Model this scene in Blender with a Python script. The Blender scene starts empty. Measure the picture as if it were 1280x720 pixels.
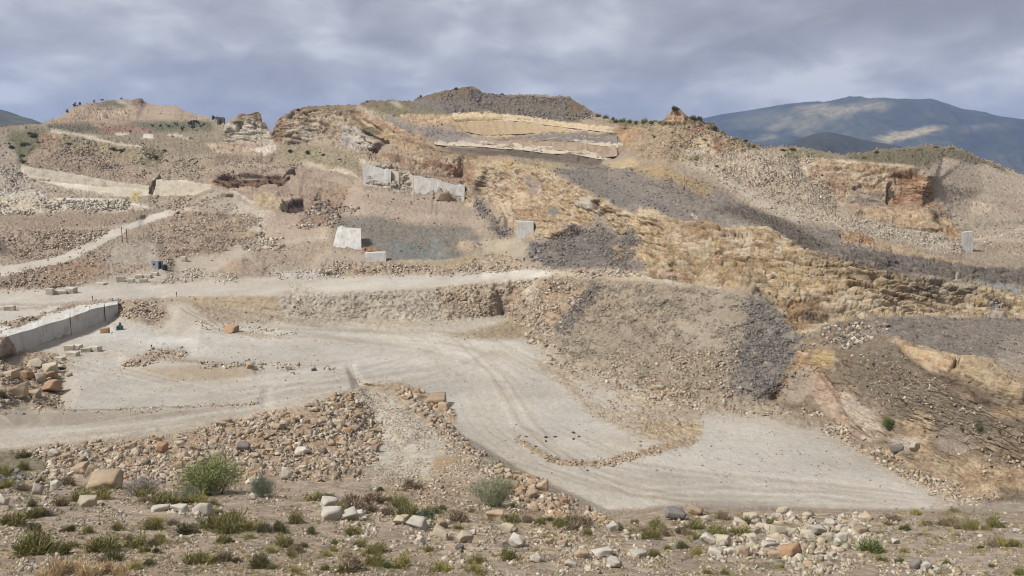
import bpy, bmesh, math, random
import numpy as np
from mathutils import Vector, Matrix
from mathutils.geometry import delaunay_2d_cdt

random.seed(7)
RNG = np.random.default_rng(7)
sc = bpy.context.scene
COL = sc.collection
R = math.radians

# ------------------------------------------------------------------ camera, sky, sun
F = 1005.0                       # focal length in photo pixels (1280 wide)
PITCH = math.atan((360 - 230) / F)
cp, sp = math.cos(PITCH), math.sin(PITCH)
cam_d = bpy.data.cameras.new('camera')
cam = bpy.data.objects.new('camera', cam_d)
COL.objects.link(cam)
cam.location = (0, 0, 0)
cam.rotation_euler = (math.pi / 2 - PITCH, 0, 0)
cam_d.sensor_width = 36.0
cam_d.lens = 36.0 * F / 1280.0
cam_d.clip_start = 0.1
cam_d.clip_end = 40000
sc.camera = cam

SUN_EL, SUN_AZ = R(50), R(-114)   # azimuth from +Y towards +X : the sun stands to the left, behind cloud
world = bpy.data.worlds.new('World')
sc.world = world
world.use_nodes = True
nt = world.node_tree
nt.nodes.clear()


def N(tree, t, **kw):
    n = tree.nodes.new(t)
    for k, v in kw.items():
        if k.startswith('i_'):
            key = k[2:]
            n.inputs[int(key) if key.isdigit() else key].default_value = v
        else:
            setattr(n, k, v)
    return n


def lin(c):
    c = np.asarray(c, float) / 255.0
    return np.where(c <= 0.04045, c / 12.92, ((c + 0.055) / 1.055) ** 2.4)


def ramp(tree, stops, interp='LINEAR'):
    r = tree.nodes.new('ShaderNodeValToRGB')
    r.color_ramp.interpolation = interp
    el = r.color_ramp.elements
    while len(el) < len(stops):
        el.new(0.5)
    for e, (p, c) in zip(el, stops):
        e.position = p
        e.color = (c, c, c, 1) if not hasattr(c, '__len__') else (*c, 1)
    return r


def math_(tree, op, a, b=None, c=None):
    n = tree.nodes.new('ShaderNodeMath')
    n.operation = op
    for i, x in enumerate((a, b, c)):
        if x is None:
            continue
        if isinstance(x, (int, float)):
            n.inputs[i].default_value = x
        else:
            tree.links.new(x, n.inputs[i])
    return n.outputs[0]


SKY_GAIN = 0.285
L = nt.links.new
sky = N(nt, 'ShaderNodeTexSky')
sky.sky_type = 'NISHITA'
sky.sun_disc = False
sky.sun_elevation = SUN_EL
sky.sun_rotation = SUN_AZ
geo = N(nt, 'ShaderNodeTexCoord')
sep = N(nt, 'ShaderNodeSeparateXYZ')
L(geo.outputs['Generated'], sep.inputs[0])
zc = math_(nt, 'MAXIMUM', sep.outputs[2], 0.0)
den = math_(nt, 'ADD', zc, 0.34)
px = math_(nt, 'DIVIDE', sep.outputs[0], den)
py = math_(nt, 'DIVIDE', sep.outputs[1], den)
cmb = N(nt, 'ShaderNodeCombineXYZ')
L(px, cmb.inputs[0]); L(py, cmb.inputs[1])
n_big = N(nt, 'ShaderNodeTexNoise', i_Scale=1.7, i_Detail=4.0, i_Roughness=0.5, i_Distortion=0.3)
n_mid = N(nt, 'ShaderNodeTexNoise', i_Scale=4.6, i_Detail=9.0, i_Roughness=0.52, i_Distortion=0.3)
mp = N(nt, 'ShaderNodeMapping')
mp.inputs['Location'].default_value = (3.3, 1.7, 0)
L(cmb.outputs[0], mp.inputs[0])
L(mp.outputs[0], n_big.inputs['Vector']); L(mp.outputs[0], n_mid.inputs['Vector'])
mixn = math_(nt, 'ADD', math_(nt, 'MULTIPLY', n_big.outputs['Fac'], 0.5), math_(nt, 'MULTIPLY', n_mid.outputs['Fac'], 0.5))
cl = ramp(nt, [(0.37, lin((144, 144, 147))), (0.45, lin((160, 161, 165))), (0.52, lin((178, 179, 183))), (0.60, lin((209, 210, 212)))])
L(mixn, cl.inputs[0])
# the cloud deck lets more light through overhead than low down, where one looks along it
zen = ramp(nt, [(0.0, 1.25), (0.12, 1.08), (0.2, 1.0), (0.5, 1.05), (1.0, 1.2)])
L(zc, zen.inputs[0])
mul = N(nt, 'ShaderNodeMix', data_type='RGBA', blend_type='MULTIPLY', i_0=1.0)
L(cl.outputs[0], mul.inputs[6]); L(zen.outputs[0], mul.inputs[7])
bg_cloud = N(nt, 'ShaderNodeBackground', i_Strength=SKY_GAIN)
L(mul.outputs[2], bg_cloud.inputs[0])
bg_sky = N(nt, 'ShaderNodeBackground', i_Strength=0.05)
L(sky.outputs[0], bg_sky.inputs[0])
cov = ramp(nt, [(0.30, 0.97), (0.40, 1.0)])
L(mixn, cov.inputs[0])
mixs = N(nt, 'ShaderNodeMixShader')
L(cov.outputs[0], mixs.inputs[0]); L(bg_sky.outputs[0], mixs.inputs[1]); L(bg_cloud.outputs[0], mixs.inputs[2])
wo = N(nt, 'ShaderNodeOutputWorld')
L(mixs.outputs[0], wo.inputs[0])

sun_d = bpy.data.lights.new('sun', 'SUN')
sun_d.energy = 1.5
sun_d.angle = R(10)
sun_d.color = (1.0, 0.97, 0.925)
sun = bpy.data.objects.new('sun', sun_d)
COL.objects.link(sun)
sdir = Vector((math.sin(SUN_AZ) * math.cos(SUN_EL), math.cos(SUN_AZ) * math.cos(SUN_EL), math.sin(SUN_EL)))
sun.rotation_euler = sdir.to_track_quat('Z', 'Y').to_euler()

vs = sc.view_settings
vs.view_transform = 'Standard'
vs.look = 'None'
vs.exposure = 1.96
vs.gamma = 1.0
vs.use_curve_mapping = False
sc.cycles.use_denoising = True
sc.cycles.denoising_input_passes = 'RGB_ALBEDO_NORMAL'
sc.cycles.denoising_prefilter = 'ACCURATE'
sc.cycles.pixel_filter_type = 'BLACKMAN_HARRIS'
sc.cycles.filter_width = 1.05
sc.cycles.max_bounces = 4
sc.cycles.diffuse_bounces = 2
sc.cycles.volume_bounces = 0
sc.cycles.transparent_max_bounces = 8

SAT = 0.90                       # the eye overrates the colour of pale stone
ALB = 0.655                       # photo colour -> base colour


def alb(c):
    c = np.asarray(c, float)
    c = c.mean() + (c - c.mean()) * SAT
    return np.clip(lin(c) * ALB, 0.01, 0.72)


# ------------------------------------------------------------------ sight lines
def ray(u, v):
    """tangents (x/y, z/y) of the sight line through a photo pixel"""
    a = (np.asarray(u, float) - 640) / F
    t = (360 - np.asarray(v, float)) / F
    yy = cp + sp * t
    return a / yy, (-sp + cp * t) / yy


def pt(u, v, y):
    s, e = ray(u, v)
    return np.stack(np.broadcast_arrays(s * y, np.asarray(y, float), e * y), -1)


def pix(P):
    x, y, z = P[..., 0], P[..., 1], P[..., 2]
    fw = y * cp - z * sp
    up = y * sp + z * cp
    return 640 + F * x / fw, 360 - F * up / fw


# ------------------------------------------------------------------ noise
def _h(ix, iy, iz, seed):
    h = ix * np.uint32(374761393) + iy * np.uint32(668265263) + iz * np.uint32(2246822519) + np.uint32(seed * 7919 + 13)
    h = (h ^ (h >> np.uint32(13))) * np.uint32(1274126177)
    h = h ^ (h >> np.uint32(16))
    return (h & np.uint32(0xffff)).astype(np.float32) / np.float32(32767.5) - np.float32(1)


def vnoise(p, seed=0):
    p = np.asarray(p, np.float32)
    i = np.floor(p)
    f = p - i
    f = f * f * f * (f * (f * 6 - 15) + 10)
    i = i.astype(np.int64).astype(np.uint32)
    x, y, z = i[..., 0], i[..., 1], i[..., 2]
    o = np.uint32(1)
    fx, fy, fz = f[..., 0], f[..., 1], f[..., 2]
    def lx(yy, zz):
        a = _h(x, yy, zz, seed); b = _h(x + o, yy, zz, seed)
        return a + (b - a) * fx
    a = lx(y, z); a = a + (lx(y + o, z) - a) * fy
    b = lx(y, z + o); b = b + (lx(y + o, z + o) - b) * fy
    return a + (b - a) * fz


def fbm(p, octs=4, seed=0, gain=0.5, ridged=False):
    out = 0; amp = 1.0; tot = 0
    q = np.asarray(p, np.float32)
    for k in range(octs):
        n = vnoise(q, seed + k * 17)
        if ridged:
            n = 1 - 2 * np.abs(n)
        out = out + n * amp
        tot += amp
        amp *= gain
        q = q * np.float32(2.03) + np.float32(11.7)
    return out / tot


def facets(p, seed=0):
    """broken rock: every cell is a block with its own height, tilt and shade; returns (height, tilt, joint width, shade)"""
    p = np.asarray(p, np.float32); i = np.floor(p).astype(np.int64); f = p - i
    b1 = np.full(len(p), 9, np.float32); b2 = b1.copy()
    val = np.zeros(len(p), np.float32); til = val.copy(); sh = val.copy()
    for dx in (-1, 0, 1):
        for dy in (-1, 0, 1):
            for dz in (-1, 0, 1):
                c = (i + (dx, dy, dz)).astype(np.uint32)
                h = [_h(c[:, 0], c[:, 1], c[:, 2], seed + k) for k in (0, 31, 62, 93)]
                o = [dx + .5 + .48 * h[0] - f[:, 0], dy + .5 + .48 * h[1] - f[:, 1], dz + .5 + .48 * h[2] - f[:, 2]]
                d = o[0] ** 2 + o[1] ** 2 + o[2] ** 2
                m = d < b1
                b2 = np.where(m, b1, np.minimum(b2, d)); b1 = np.where(m, d, b1)
                val[m] = h[3][m]; sh[m] = ((h[0] * 7.13 + h[3] * 3.7) % 1)[m] * 2 - 1
                til[m] = (o[0] * h[1] * 1.0 + o[2] * (h[0] * .9 + .35) + o[1] * h[2] * .6)[m]
    return val, til, np.sqrt(b2) - np.sqrt(b1), sh


def worley(p, seed=0):
    """random value (-1..1) of the nearest cell, and how far its middle is"""
    p = np.asarray(p, np.float32); i = np.floor(p).astype(np.int64); f = p - i
    best = np.full(len(p), 9, np.float32); val = np.zeros(len(p), np.float32)
    for dx in (-1, 0, 1):
        for dy in (-1, 0, 1):
            for dz in (-1, 0, 1):
                c = (i + (dx, dy, dz)).astype(np.uint32)
                h = [_h(c[:, 0], c[:, 1], c[:, 2], seed + k) for k in (0, 31, 62)]
                d = (dx + .5 + .45 * h[0] - f[:, 0]) ** 2 + (dy + .5 + .45 * h[1] - f[:, 1]) ** 2 + (dz + .5 + .45 * h[2] - f[:, 2]) ** 2
                m = d < best
                best[m] = d[m]; val[m] = h[2][m]
    return val, np.sqrt(best)


def box_blur(a, r):
    r = int(round(r))
    if r < 1:
        return a
    for ax in (0, 1):
        pad = [(0, 0)] * a.ndim
        pad[ax] = (r + 1, r)
        c = np.cumsum(np.pad(a, pad, mode='edge').astype(np.float64), axis=ax)
        n = a.shape[ax]
        hi = np.take(c, range(2 * r + 1, 2 * r + 1 + n), axis=ax)
        lo = np.take(c, range(0, n), axis=ax)
        a = ((hi - lo) / (2 * r + 1)).astype(np.float32)
    return a


# ------------------------------------------------------------------ objects
def tag(o, label=None, cat=None, group=None, kind=None):
    if label: o['label'] = label
    if cat: o['category'] = cat
    if group: o['group'] = group
    if kind: o['kind'] = kind
    return o


def link(name, me, parent=None):
    o = bpy.data.objects.new(name, me)
    COL.objects.link(o)
    if parent: o.parent = parent
    return o


def mesh_np(name, V, faces, mat=None, smooth=False, attrs=None):
    """faces: (n,k) int array"""
    V = np.asarray(V, np.float32); faces = np.asarray(faces, np.int32)
    me = bpy.data.meshes.new(name)
    k = faces.shape[1]
    me.vertices.add(len(V)); me.vertices.foreach_set('co', V.ravel())
    me.loops.add(faces.size); me.loops.foreach_set('vertex_index', faces.ravel())
    me.polygons.add(len(faces))
    me.polygons.foreach_set('loop_start', np.arange(len(faces), dtype=np.int32) * k)
    if smooth:
        me.polygons.foreach_set('use_smooth', np.ones(len(faces), bool))
    for nm, arr in (attrs or {}).items():
        dom = 'CORNER' if len(arr) == faces.size else 'POINT'
        at = me.color_attributes.new(nm, 'FLOAT_COLOR', dom)
        c = np.ones((len(arr), 4), np.float32); c[:, :arr.shape[1]] = arr
        at.data.foreach_set('color', c.ravel())
    me.update(calc_edges=True)
    if mat: me.materials.append(mat)
    return me


def new_mat(name):
    m = bpy.data.materials.new(name)
    m.use_nodes = True
    t = m.node_tree
    b = t.nodes['Principled BSDF']
    b.inputs['Roughness'].default_value = 0.95
    b.inputs['Specular IOR Level'].default_value = 0.15
    return m, t, b


def bm_obj(name, bm, mat, parent=None, smooth=False):
    bmesh.ops.recalc_face_normals(bm, faces=bm.faces)
    me = bpy.data.meshes.new(name)
    bm.to_mesh(me); bm.free()
    me.materials.append(mat)
    if smooth:
        for p in me.polygons: p.use_smooth = True
    return link(name, me, parent)


def add_box(bm, c, s, rot=None, jit=0.0, rnd=random):
    m = Matrix.Translation(c) @ (rot.to_4x4() if rot else Matrix.Identity(4))
    vs_ = []
    for dx in (-.5, .5):
        for dy in (-.5, .5):
            for dz in (-.5, .5):
                j = Vector((rnd.uniform(-1, 1), rnd.uniform(-1, 1), rnd.uniform(-1, 1))) * jit
                vs_.append(bm.verts.new(m @ (Vector((dx * s[0], dy * s[1], dz * s[2])) + j)))
    for f in ((0, 1, 3, 2), (4, 6, 7, 5), (0, 4, 5, 1), (2, 3, 7, 6), (0, 2, 6, 4), (1, 5, 7, 3)):
        bm.faces.new([vs_[i] for i in f])


def add_tube(bm, a, b, r0, r1=None, n=8):
    a, b = Vector(a), Vector(b)
    r1 = r0 if r1 is None else r1
    q = (b - a).to_track_quat('Z', 'Y')
    ra = [bm.verts.new(a + q @ Vector((math.cos(k * 2 * math.pi / n) * r0, math.sin(k * 2 * math.pi / n) * r0, 0))) for k in range(n)]
    rb = [bm.verts.new(b + q @ Vector((math.cos(k * 2 * math.pi / n) * r1, math.sin(k * 2 * math.pi / n) * r1, 0))) for k in range(n)]
    for k in range(n):
        bm.faces.new([ra[k], ra[(k + 1) % n], rb[(k + 1) % n], rb[k]])
    bm.faces.new(ra[::-1]); bm.faces.new(rb)

# ------------------------------------------------------------------ the lie of the land
# survey lines: (u, v, value); 'y' = distance ahead in metres, 'z' = height against the eye in metres
SKYLINE = [(-300,165,520),(-60,158,560),(0,158,600),(30,156,680),(52,155,760),(66,149,820),(80,143,850),(92,134,880),(108,129,900),(124,127,930),(146,124,950),(178,123,950),
 (184,130,950),(196,132,940),(222,132,930),(232,138,900),(243,142,860),(262,147,760),(277,153,700),(281,156,552),(290,149,553),(300,143,554),(322,140,554),(326,143,554),(328,152,553),(332,154,553),
 (336,161,552),(339,166,547),(343,160,543),(347,150,542),(356,142,542),(368,135,543),(372,137,543),(380,133,543),(400,132,545),(420,132,545),(437,131,545),(446,133,545),(452,129,545),(459,126,548),(490,125,550),(515,126,550),(530,120,555),(545,115,558),(565,112,560),
 (585,109,562),(595,110,562),(605,117,560),(640,118,560),(665,117,556),(690,120,548),(712,121,540),(722,127,525),(735,136,505),(745,143,480),(760,149,450),(790,152,430),(812,153,400),(826,153,372),(832,148,352),(838,139,350),(841,134,350),
 (849,134,350),(856,141,350),(863,147,352),(876,147,352),(881,155,352),(893,154,352),(898,163,350),(912,170,348),(935,178,348),(955,184,355),(975,183,375),(1000,184,400),(1025,189,410),(1048,194,420),(1070,193,470),(1100,187,520),
 (1130,184,550),(1160,182,560),(1190,183,560),(1205,189,550),(1225,198,540),(1250,208,520),(1280,218,500),(1400,252,450),(1580,285,420)]
LINES = [
 # near hillside
 ('y',[(-300,1010,9.5),(640,1010,9.5),(1580,1010,9.5)]), ('y',[(-300,860,13.5),(640,860,13.5),(1580,860,14)]),
 ('y',[(-300,720,22),(320,720,22),(700,720,23),(1000,720,25),(1580,720,25)]),
 ('y',[(-300,660,34),(320,660,34),(520,660,35),(700,668,37),(850,668,37),(1000,665,39),(1280,660,40),(1580,660,40)]),
 ('y',[(-300,610,52),(100,612,52),(300,612,53),(480,618,52),(580,632,48),(680,650,44)]),
 # crest of the hillside against the pit, then the pit just beyond it
 ('y',[(745,641,62),(775,643,52),(800,642,48),(830,634,48),(870,631,49),(930,634,49),(1000,638,49),(1100,640,50),(1160,640,53),(1200,640,62),(1240,636,76)]),
 ('z',[(760,639.5,-40),(800,640.2,-40),(830,632.3,-40),(870,629.3,-40),(930,632.3,-40),(1000,636.3,-40),(1100,638,-40),(1160,638.6,-40),(1200,637,-39.6)]),
 ('y',[(1240,630,88),(1280,634,84),(1580,640,84)]),
 # gravel fill between hillside and pit: its right edge, and the floor at its foot
 ('y',[(450,482,158),(500,488,152),(545,522,131),(562,540,122),(590,556,112),(640,587,94),(690,612,76),(730,632,67)]),
 ('z',[(456,478,-39),(503,484,-39.5),(549,519.5,-40),(566,537.5,-40),(594,553.5,-40),(644,584.5,-40),(694,609.5,-40),(737,629.5,-40)]),
 ('y',[(470,540,124),(500,560,106),(450,580,88),(520,600,74),(600,610,66),(660,630,60)]),
 ('z',[(-300,585,-38.5),(0,562,-38.7),(30,558,-38.6),(100,552,-38.5),(200,545,-38.4),(300,524,-38.2),(380,507,-38.2),(440,490,-38.6)]),
 ('y',[(-300,600,66),(0,592,70),(60,592,72),(150,590,76),(300,585,82),(400,570,94),(440,545,116)]),
 # floor steps at the left
 ('z',[(-300,530,-39.2),(0,536,-39.1),(90,531,-39.1),(200,525,-39),(330,511,-38.8)]), ('z',[(75,513,-38.2),(200,512,-38.2),(320,504,-38.3)]),
 ('z',[(158,447,-37),(190,448,-36.8),(230,452,-37),(312,456,-37.8)]), ('z',[(146,458,-38.4),(200,470,-38.6),(240,477,-38.7),(320,470,-38.7)]), ('z',[(150,441,-38.2),(230,445,-38.2),(330,450,-38.6)]),
 ('z',[(100,490,-38.4),(300,490,-38.7),(450,450,-39)]), ('z',[(600,540,-40),(640,500,-40),(600,450,-39.6),(520,430,-39.2),(420,425,-38.8)]),
 ('z',[(760,600,-40),(900,600,-40),(1050,600,-40),(1120,620,-40)]), ('z',[(800,550,-40),(900,540,-40),(1000,550,-40),(1040,580,-40)]), ('z',[(700,500,-40),(760,520,-40),(880,512,-40)]),
 # mound with boulders at the left edge
 ('y',[(75,512,140),(80,480,154),(84,455,168),(70,447,177),(40,447,176),(20,448,170)]), ('y',[(0,520,131),(0,490,137),(0,462,148),(0,436,158),(0,424,168)]), ('y',[(40,500,141),(45,475,152),(40,456,163)]),
 # white bench: floor at its foot, level ground behind its top edge
 ('z',[(152,394,-36.8),(165,388,-35.2)]),

 ('z',[(-300,396,-34.5),(0,394,-34.3),(60,385,-34.2),(100,379,-34.1)]), ('z',[(-300,376,-34.3),(0,376,-34.2),(110,374,-33.9),(200,371,-33.4)]),
 ('z',[(170,385,-34.6),(200,392,-36.2),(190,408,-37.8),(160,415,-38.2)]), ('z',[(220,382,-35),(260,398,-37),(330,408,-38.2)]), ('z',[(130,425,-38.4),(220,425,-38.4)]),
 # bank below the haul road and the floor at its foot
 ('z',[(210,371,-33.2),(280,370,-32.6),(350,369,-32),(415,367,-31.5),(470,364,-31),(560,358,-30.2)]), ('z',[(230,376,-34),(262,382,-35.2),(300,388,-36.2),(350,395,-37.5),(420,401,-38.4),(480,403,-38.6),(560,402,-38.5),(610,398,-38.4)]),
 ('y',[(600,354,237),(640,350,234),(665,348,230),(700,346,215),(740,348,203),(790,352,194),(850,357,185),(900,362,178),(930,366,172)]),
 ('z',[(630,394,-38.4),(640,410,-38.6),(662,424,-38.7),(700,446,-39),(740,463,-39.4),(790,482,-39.7),(850,499,-40),(930,504,-40),(965,502,-40)]),
 ('y',[(940,367,171),(970,392,165),(1004,424,157),(985,460,152),(966,499,148.5)]), ('y',[(880,430,163),(800,420,177),(720,400,203)]),
 # haul road, far edge
 ('z',[(-300,362,-34),(0,362,-33.9),(100,358,-33),(200,357,-32.2),(262,351,-31.6)]), ('z',[(262,350,-31.5),(400,345,-30.6),(500,343,-30),(600,340,-29)]), ('y',[(640,339,255),(690,336,228),(740,341,212),(800,348,198),(850,354,188),(930,363,175)]),
 # rubble windrow behind the road, foot of the grey slope
 ('y',[(400,338,268),(480,334,273),(560,334,275),(620,330,270),(645,330,262)]), ('y',[(400,322,290),(455,324,290),(520,326,286),(570,326,285),(620,316,290),(640,322,274)]),
 ('y',[(410,288,328),(440,285,334),(500,288,332),(580,286,335),(610,300,308)]), ('y',[(430,250,380),(455,236,388),(520,246,386),(580,254,384),(602,264,368),(622,285,322)]),
 ('y',[(455,231,392),(500,241,390),(548,250,388),(580,252,388)]), ('y',[(455,200,397),(475,203,397),(520,214,395),(550,222,394),(580,231,392),(594,243,384)]),
 # middle cliff, gully and ochre cliff
 ('y',[(632,296,312),(655,298,306),(690,300,290),(712,300,276)]), ('y',[(600,240,388),(628,262,352),(648,288,316)]), ('y',[(610,206,392),(640,200,372),(660,205,358),(690,214,330),(705,224,305),(722,232,285),(745,246,264),(775,262,245),(800,268,234),(830,276,220),(860,274,214),(900,282,207),(960,284,204),(985,300,195),(1010,316,189),(1060,326,187),(1130,341,189),(1200,355,194),(1280,372,202)]),
 ('y',[(706,296,280),(716,280,270),(735,290,262),(752,280,257),(770,300,240),(790,286,234),(796,300,228)]), ('y',[(664,318,268),(690,332,240),(740,339,222),(800,345,202)]),
 ('y',[(850,351,192),(900,358,183),(940,365,175),(975,384,168),(1000,398,166),(1030,400,167),(1062,397,169),(1130,395,176),(1200,396,182),(1280,399,188)]), ('y',[(900,320,196),(1000,350,182),(1100,365,180),(1200,378,189)]),
 # spur on the right: back edge, crest, flank and foot
 ('y',[(1020,412,160),(1035,405,162),(1062,399,163),(1130,398,167),(1200,399,173),(1280,402,178)]), ('y',[(1003,430,154),(1030,418,155),(1060,408,156),(1105,412,147),(1125,428,134),(1145,443,126),(1180,452,119),(1230,470,113),(1280,494,108),(1580,580,95)]),
 ('y',[(1200,425,146),(1280,445,131)]), ('y',[(1010,470,150),(1050,450,146),(1110,452,132),(1140,465,123),(1175,480,116.5),(1230,506,110),(1280,526,105.5)]),
 ('y',[(990,490,148.5),(1040,490,143),(1100,505,127.5),(1150,535,117.5),(1220,565,108.5),(1280,585,102.5)]), ('y',[(966,500,148),(1000,512,143),(1050,532,133),(1090,556,123),(1120,575,117),(1160,595,111),(1200,612,105),(1240,622,99),(1280,618,97)]), ('z',[(980,514,-40),(1030,535,-40),(1075,560,-40),(1110,580,-40),(1150,600,-40),(1190,618,-40),(1215,630,-39.8)]),
 # ramp road on the left and the banks around it
 ('y',[(0,332,274),(70,322,292),(100,308,315),(140,286,357),(190,264,412),(215,260,425)]), ('y',[(0,348,262),(30,340,268),(70,329,281),(120,310,310),(160,292,348),(192,279,384),(225,266,414)]),
 ('y',[(0,364,250),(60,360,254),(105,354,260),(150,348,266),(180,340,276)]), ('y',[(0,318,292),(60,322,294),(0,292,318),(60,288,336),(110,286,350),(140,283,362)]), ('y',[(0,270,372),(80,268,385),(160,264,402)]), ('y',[(0,250,398),(80,248,408),(150,250,416)]),
 ('y',[(30,222,436),(60,228,436),(100,234,438),(130,244,430),(190,247,441)]), ('y',[(28,219,440),(100,229,442),(140,234,443),(188,238,446)]), ('y',[(30,207,444),(90,216,446),(140,226,448),(188,232,450)]),
 ('y',[(192,244,446),(230,246,444),(250,242,443),(262,236,443)]), ('y',[(192,223,451),(230,225,449),(266,230,446)]), ('y',[(200,262,422),(250,254,428),(290,246,430)]),
 # dump slope, gully and cone at mid left
 ('y',[(180,274,398),(215,266,406),(240,262,402),(290,258,396),(310,262,385),(330,268,372)]), ('y',[(190,300,345),(210,310,322),(205,330,288)]), ('y',[(215,322,300),(250,316,308),(280,311,315),(330,299,330)]),
 ('z',[(220,345,-31.2),(225,336,-30.5),(270,326,-28.8)]), ('y',[(270,342,276),(300,346,272),(325,340,279)]), ('y',[(302,323,292),(310,324,294)]), ('y',[(298,316,312),(340,314,310),(360,308,318)]), ('y',[(318,302,324),(345,300,325)]), ('y',[(330,342,280),(390,334,288),(400,304,318)]), ('y',[(335,290,338),(420,278,340)]),
 ('y',[(345,265,372),(372,266,370),(388,262,372),(425,268,356)]), ('y',[(345,246,384),(372,247,380),(386,248,380)]), ('y',[(280,240,428),(320,250,405)]),
 ('y',[(275,232,438),(310,233,434),(355,232,430)]), ('y',[(275,216,443),(310,214,440),(355,217,435)]), ('y',[(400,230,410),(440,232,400)]),
 # upper left slope and plateau
 ('y',[(0,205,452),(60,200,462),(150,206,480),(220,210,478),(300,205,478),(380,205,470),(440,205,445)]), ('y',[(0,175,520),(50,167,512),(75,165,515),(120,178,520),(200,188,515),(280,190,515)]), ('y',[(30,160,600),(90,163,570),(180,176,560),(270,176,552)]),
 ('y',[(60,156,690),(130,160,690),(200,160,690),(268,158,670)]), ('y',[(60,152,740),(120,154,740),(200,153,740),(262,153,720)]), ('y',[(280,179,547),(310,181,546),(340,179,546)]), ('y',[(342,184,534),(370,182,530),(410,176,526),(440,180,515),(470,192,500)]), ('y',[(345,198,500),(400,196,490),(460,196,440)]), ('y',[(282,160,550),(338,172,549)]),
 # summit terraces
 ('y',[(465,131,542),(520,143,505),(566,143,482),(640,141,480),(690,147,466),(740,152,440),(775,158,425)]), ('y',[(566,145,472),(640,144,469),(690,152,450),(770,161,424)]), ('y',[(568,156,468),(590,168,464),(615,172,460),(650,171,456),(680,167,448),(710,164,440),(775,170,420)]),
 ('y',[(470,150,500),(510,165,462),(545,178,450),(600,176,444),(660,172,436),(740,176,418),(778,181,408)]), ('y',[(480,172,470),(520,184,446),(560,191,438),(610,192,430),(660,197,418),(720,204,402),(755,207,396)]), ('y',[(778,184,405),(776,194,400),(758,206,395)]),
 ('y',[(500,196,418),(560,204,406)]), ('y',[(790,196,350),(760,216,330),(720,214,345)]), ('y',[(790,162,425),(812,160,385),(832,158,350),(845,156,344),(860,157,344)]),
 # right shoulder, pale scree, orange cliff and the hill beyond
 ('y',[(780,200,345),(830,205,300),(870,222,278),(900,235,262),(960,270,228),(1040,286,222),(1100,300,222),(1160,318,222),(1220,330,224),(1280,345,228)]), ('y',[(830,238,255),(900,262,226),(960,276,212)]), ('y',[(870,190,318),(950,205,310),(990,230,305),(930,235,272),(1000,268,245),(1040,272,252),(1110,286,255),(1190,310,248)]), ('y',[(870,160,345),(920,185,332),(1000,196,350)]),
 ('y',[(1005,196,346),(1040,199,340),(1100,203,334),(1140,207,330),(1168,220,324)]), ('y',[(1008,222,330),(1040,254,318),(1100,257,316),(1166,261,314)]), ('y',[(1045,262,308),(1100,263,306),(1166,266,306),(1195,285,296)]), ('y',[(1080,272,292),(1120,281,288),(1180,284,288),(1196,296,280)]),
 ('y',[(1174,222,345),(1178,250,330),(1190,274,318),(1215,282,312)]), ('y',[(1280,250,400),(1230,240,390),(1280,285,330),(1230,290,305)]), ('y',[(1212,312,268),(1280,318,272)]), ('y',[(1120,330,202),(1200,350,206),(1280,365,212)]),
]

BENCH = [(3, 422.5), (48, 409), (88, 397), (112, 387.5), (131, 383.5), (147, 380.5)]     # top edge of the sawn bench, 33.8 m below the eye
_foot, _back = [], []
for _u, _v in BENCH:
    _y = -33.8 / float(ray(_u, _v)[1])
    _p = pt(_u, _v, _y) + np.array([.2, 0, 0]); _p[2] = -38.5 + (1.6 if _u > 140 else 0)
    _a, _b = pix(_p); _foot.append((float(_a), float(_b), float(_p[1])))
    _p = pt(_u, _v, _y) + np.array([-3.2, 0, -.12]); _a, _b = pix(_p); _back.append((float(_a), float(_b), float(_p[1])))
LINES += [('y', _foot), ('y', _back), ('y', [(-300, _foot[0][1] + 30, _foot[0][2] - 25), (-40, _foot[0][1] + 6, _foot[0][2] - 6), _foot[0]])]

U0, V0, MW, MH = -320, 70, 1920, 950


def e_of(v, u=640):
    return ray(u, v)[1]


def densify(pts, step=5.0):
    out = []
    for a, b in zip(pts[:-1], pts[1:]):
        n = max(1, int(math.hypot(b[0] - a[0], b[1] - a[1]) / (step if -60 < a[0] < 1340 else 25)))
        for k in range(n):
            t = k / n
            out.append((a[0] + (b[0] - a[0]) * t, a[1] + (b[1] - a[1]) * t, 1 / ((1 - t) / a[2] + t / b[2])))
    out.append(pts[-1])
    return out


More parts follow.
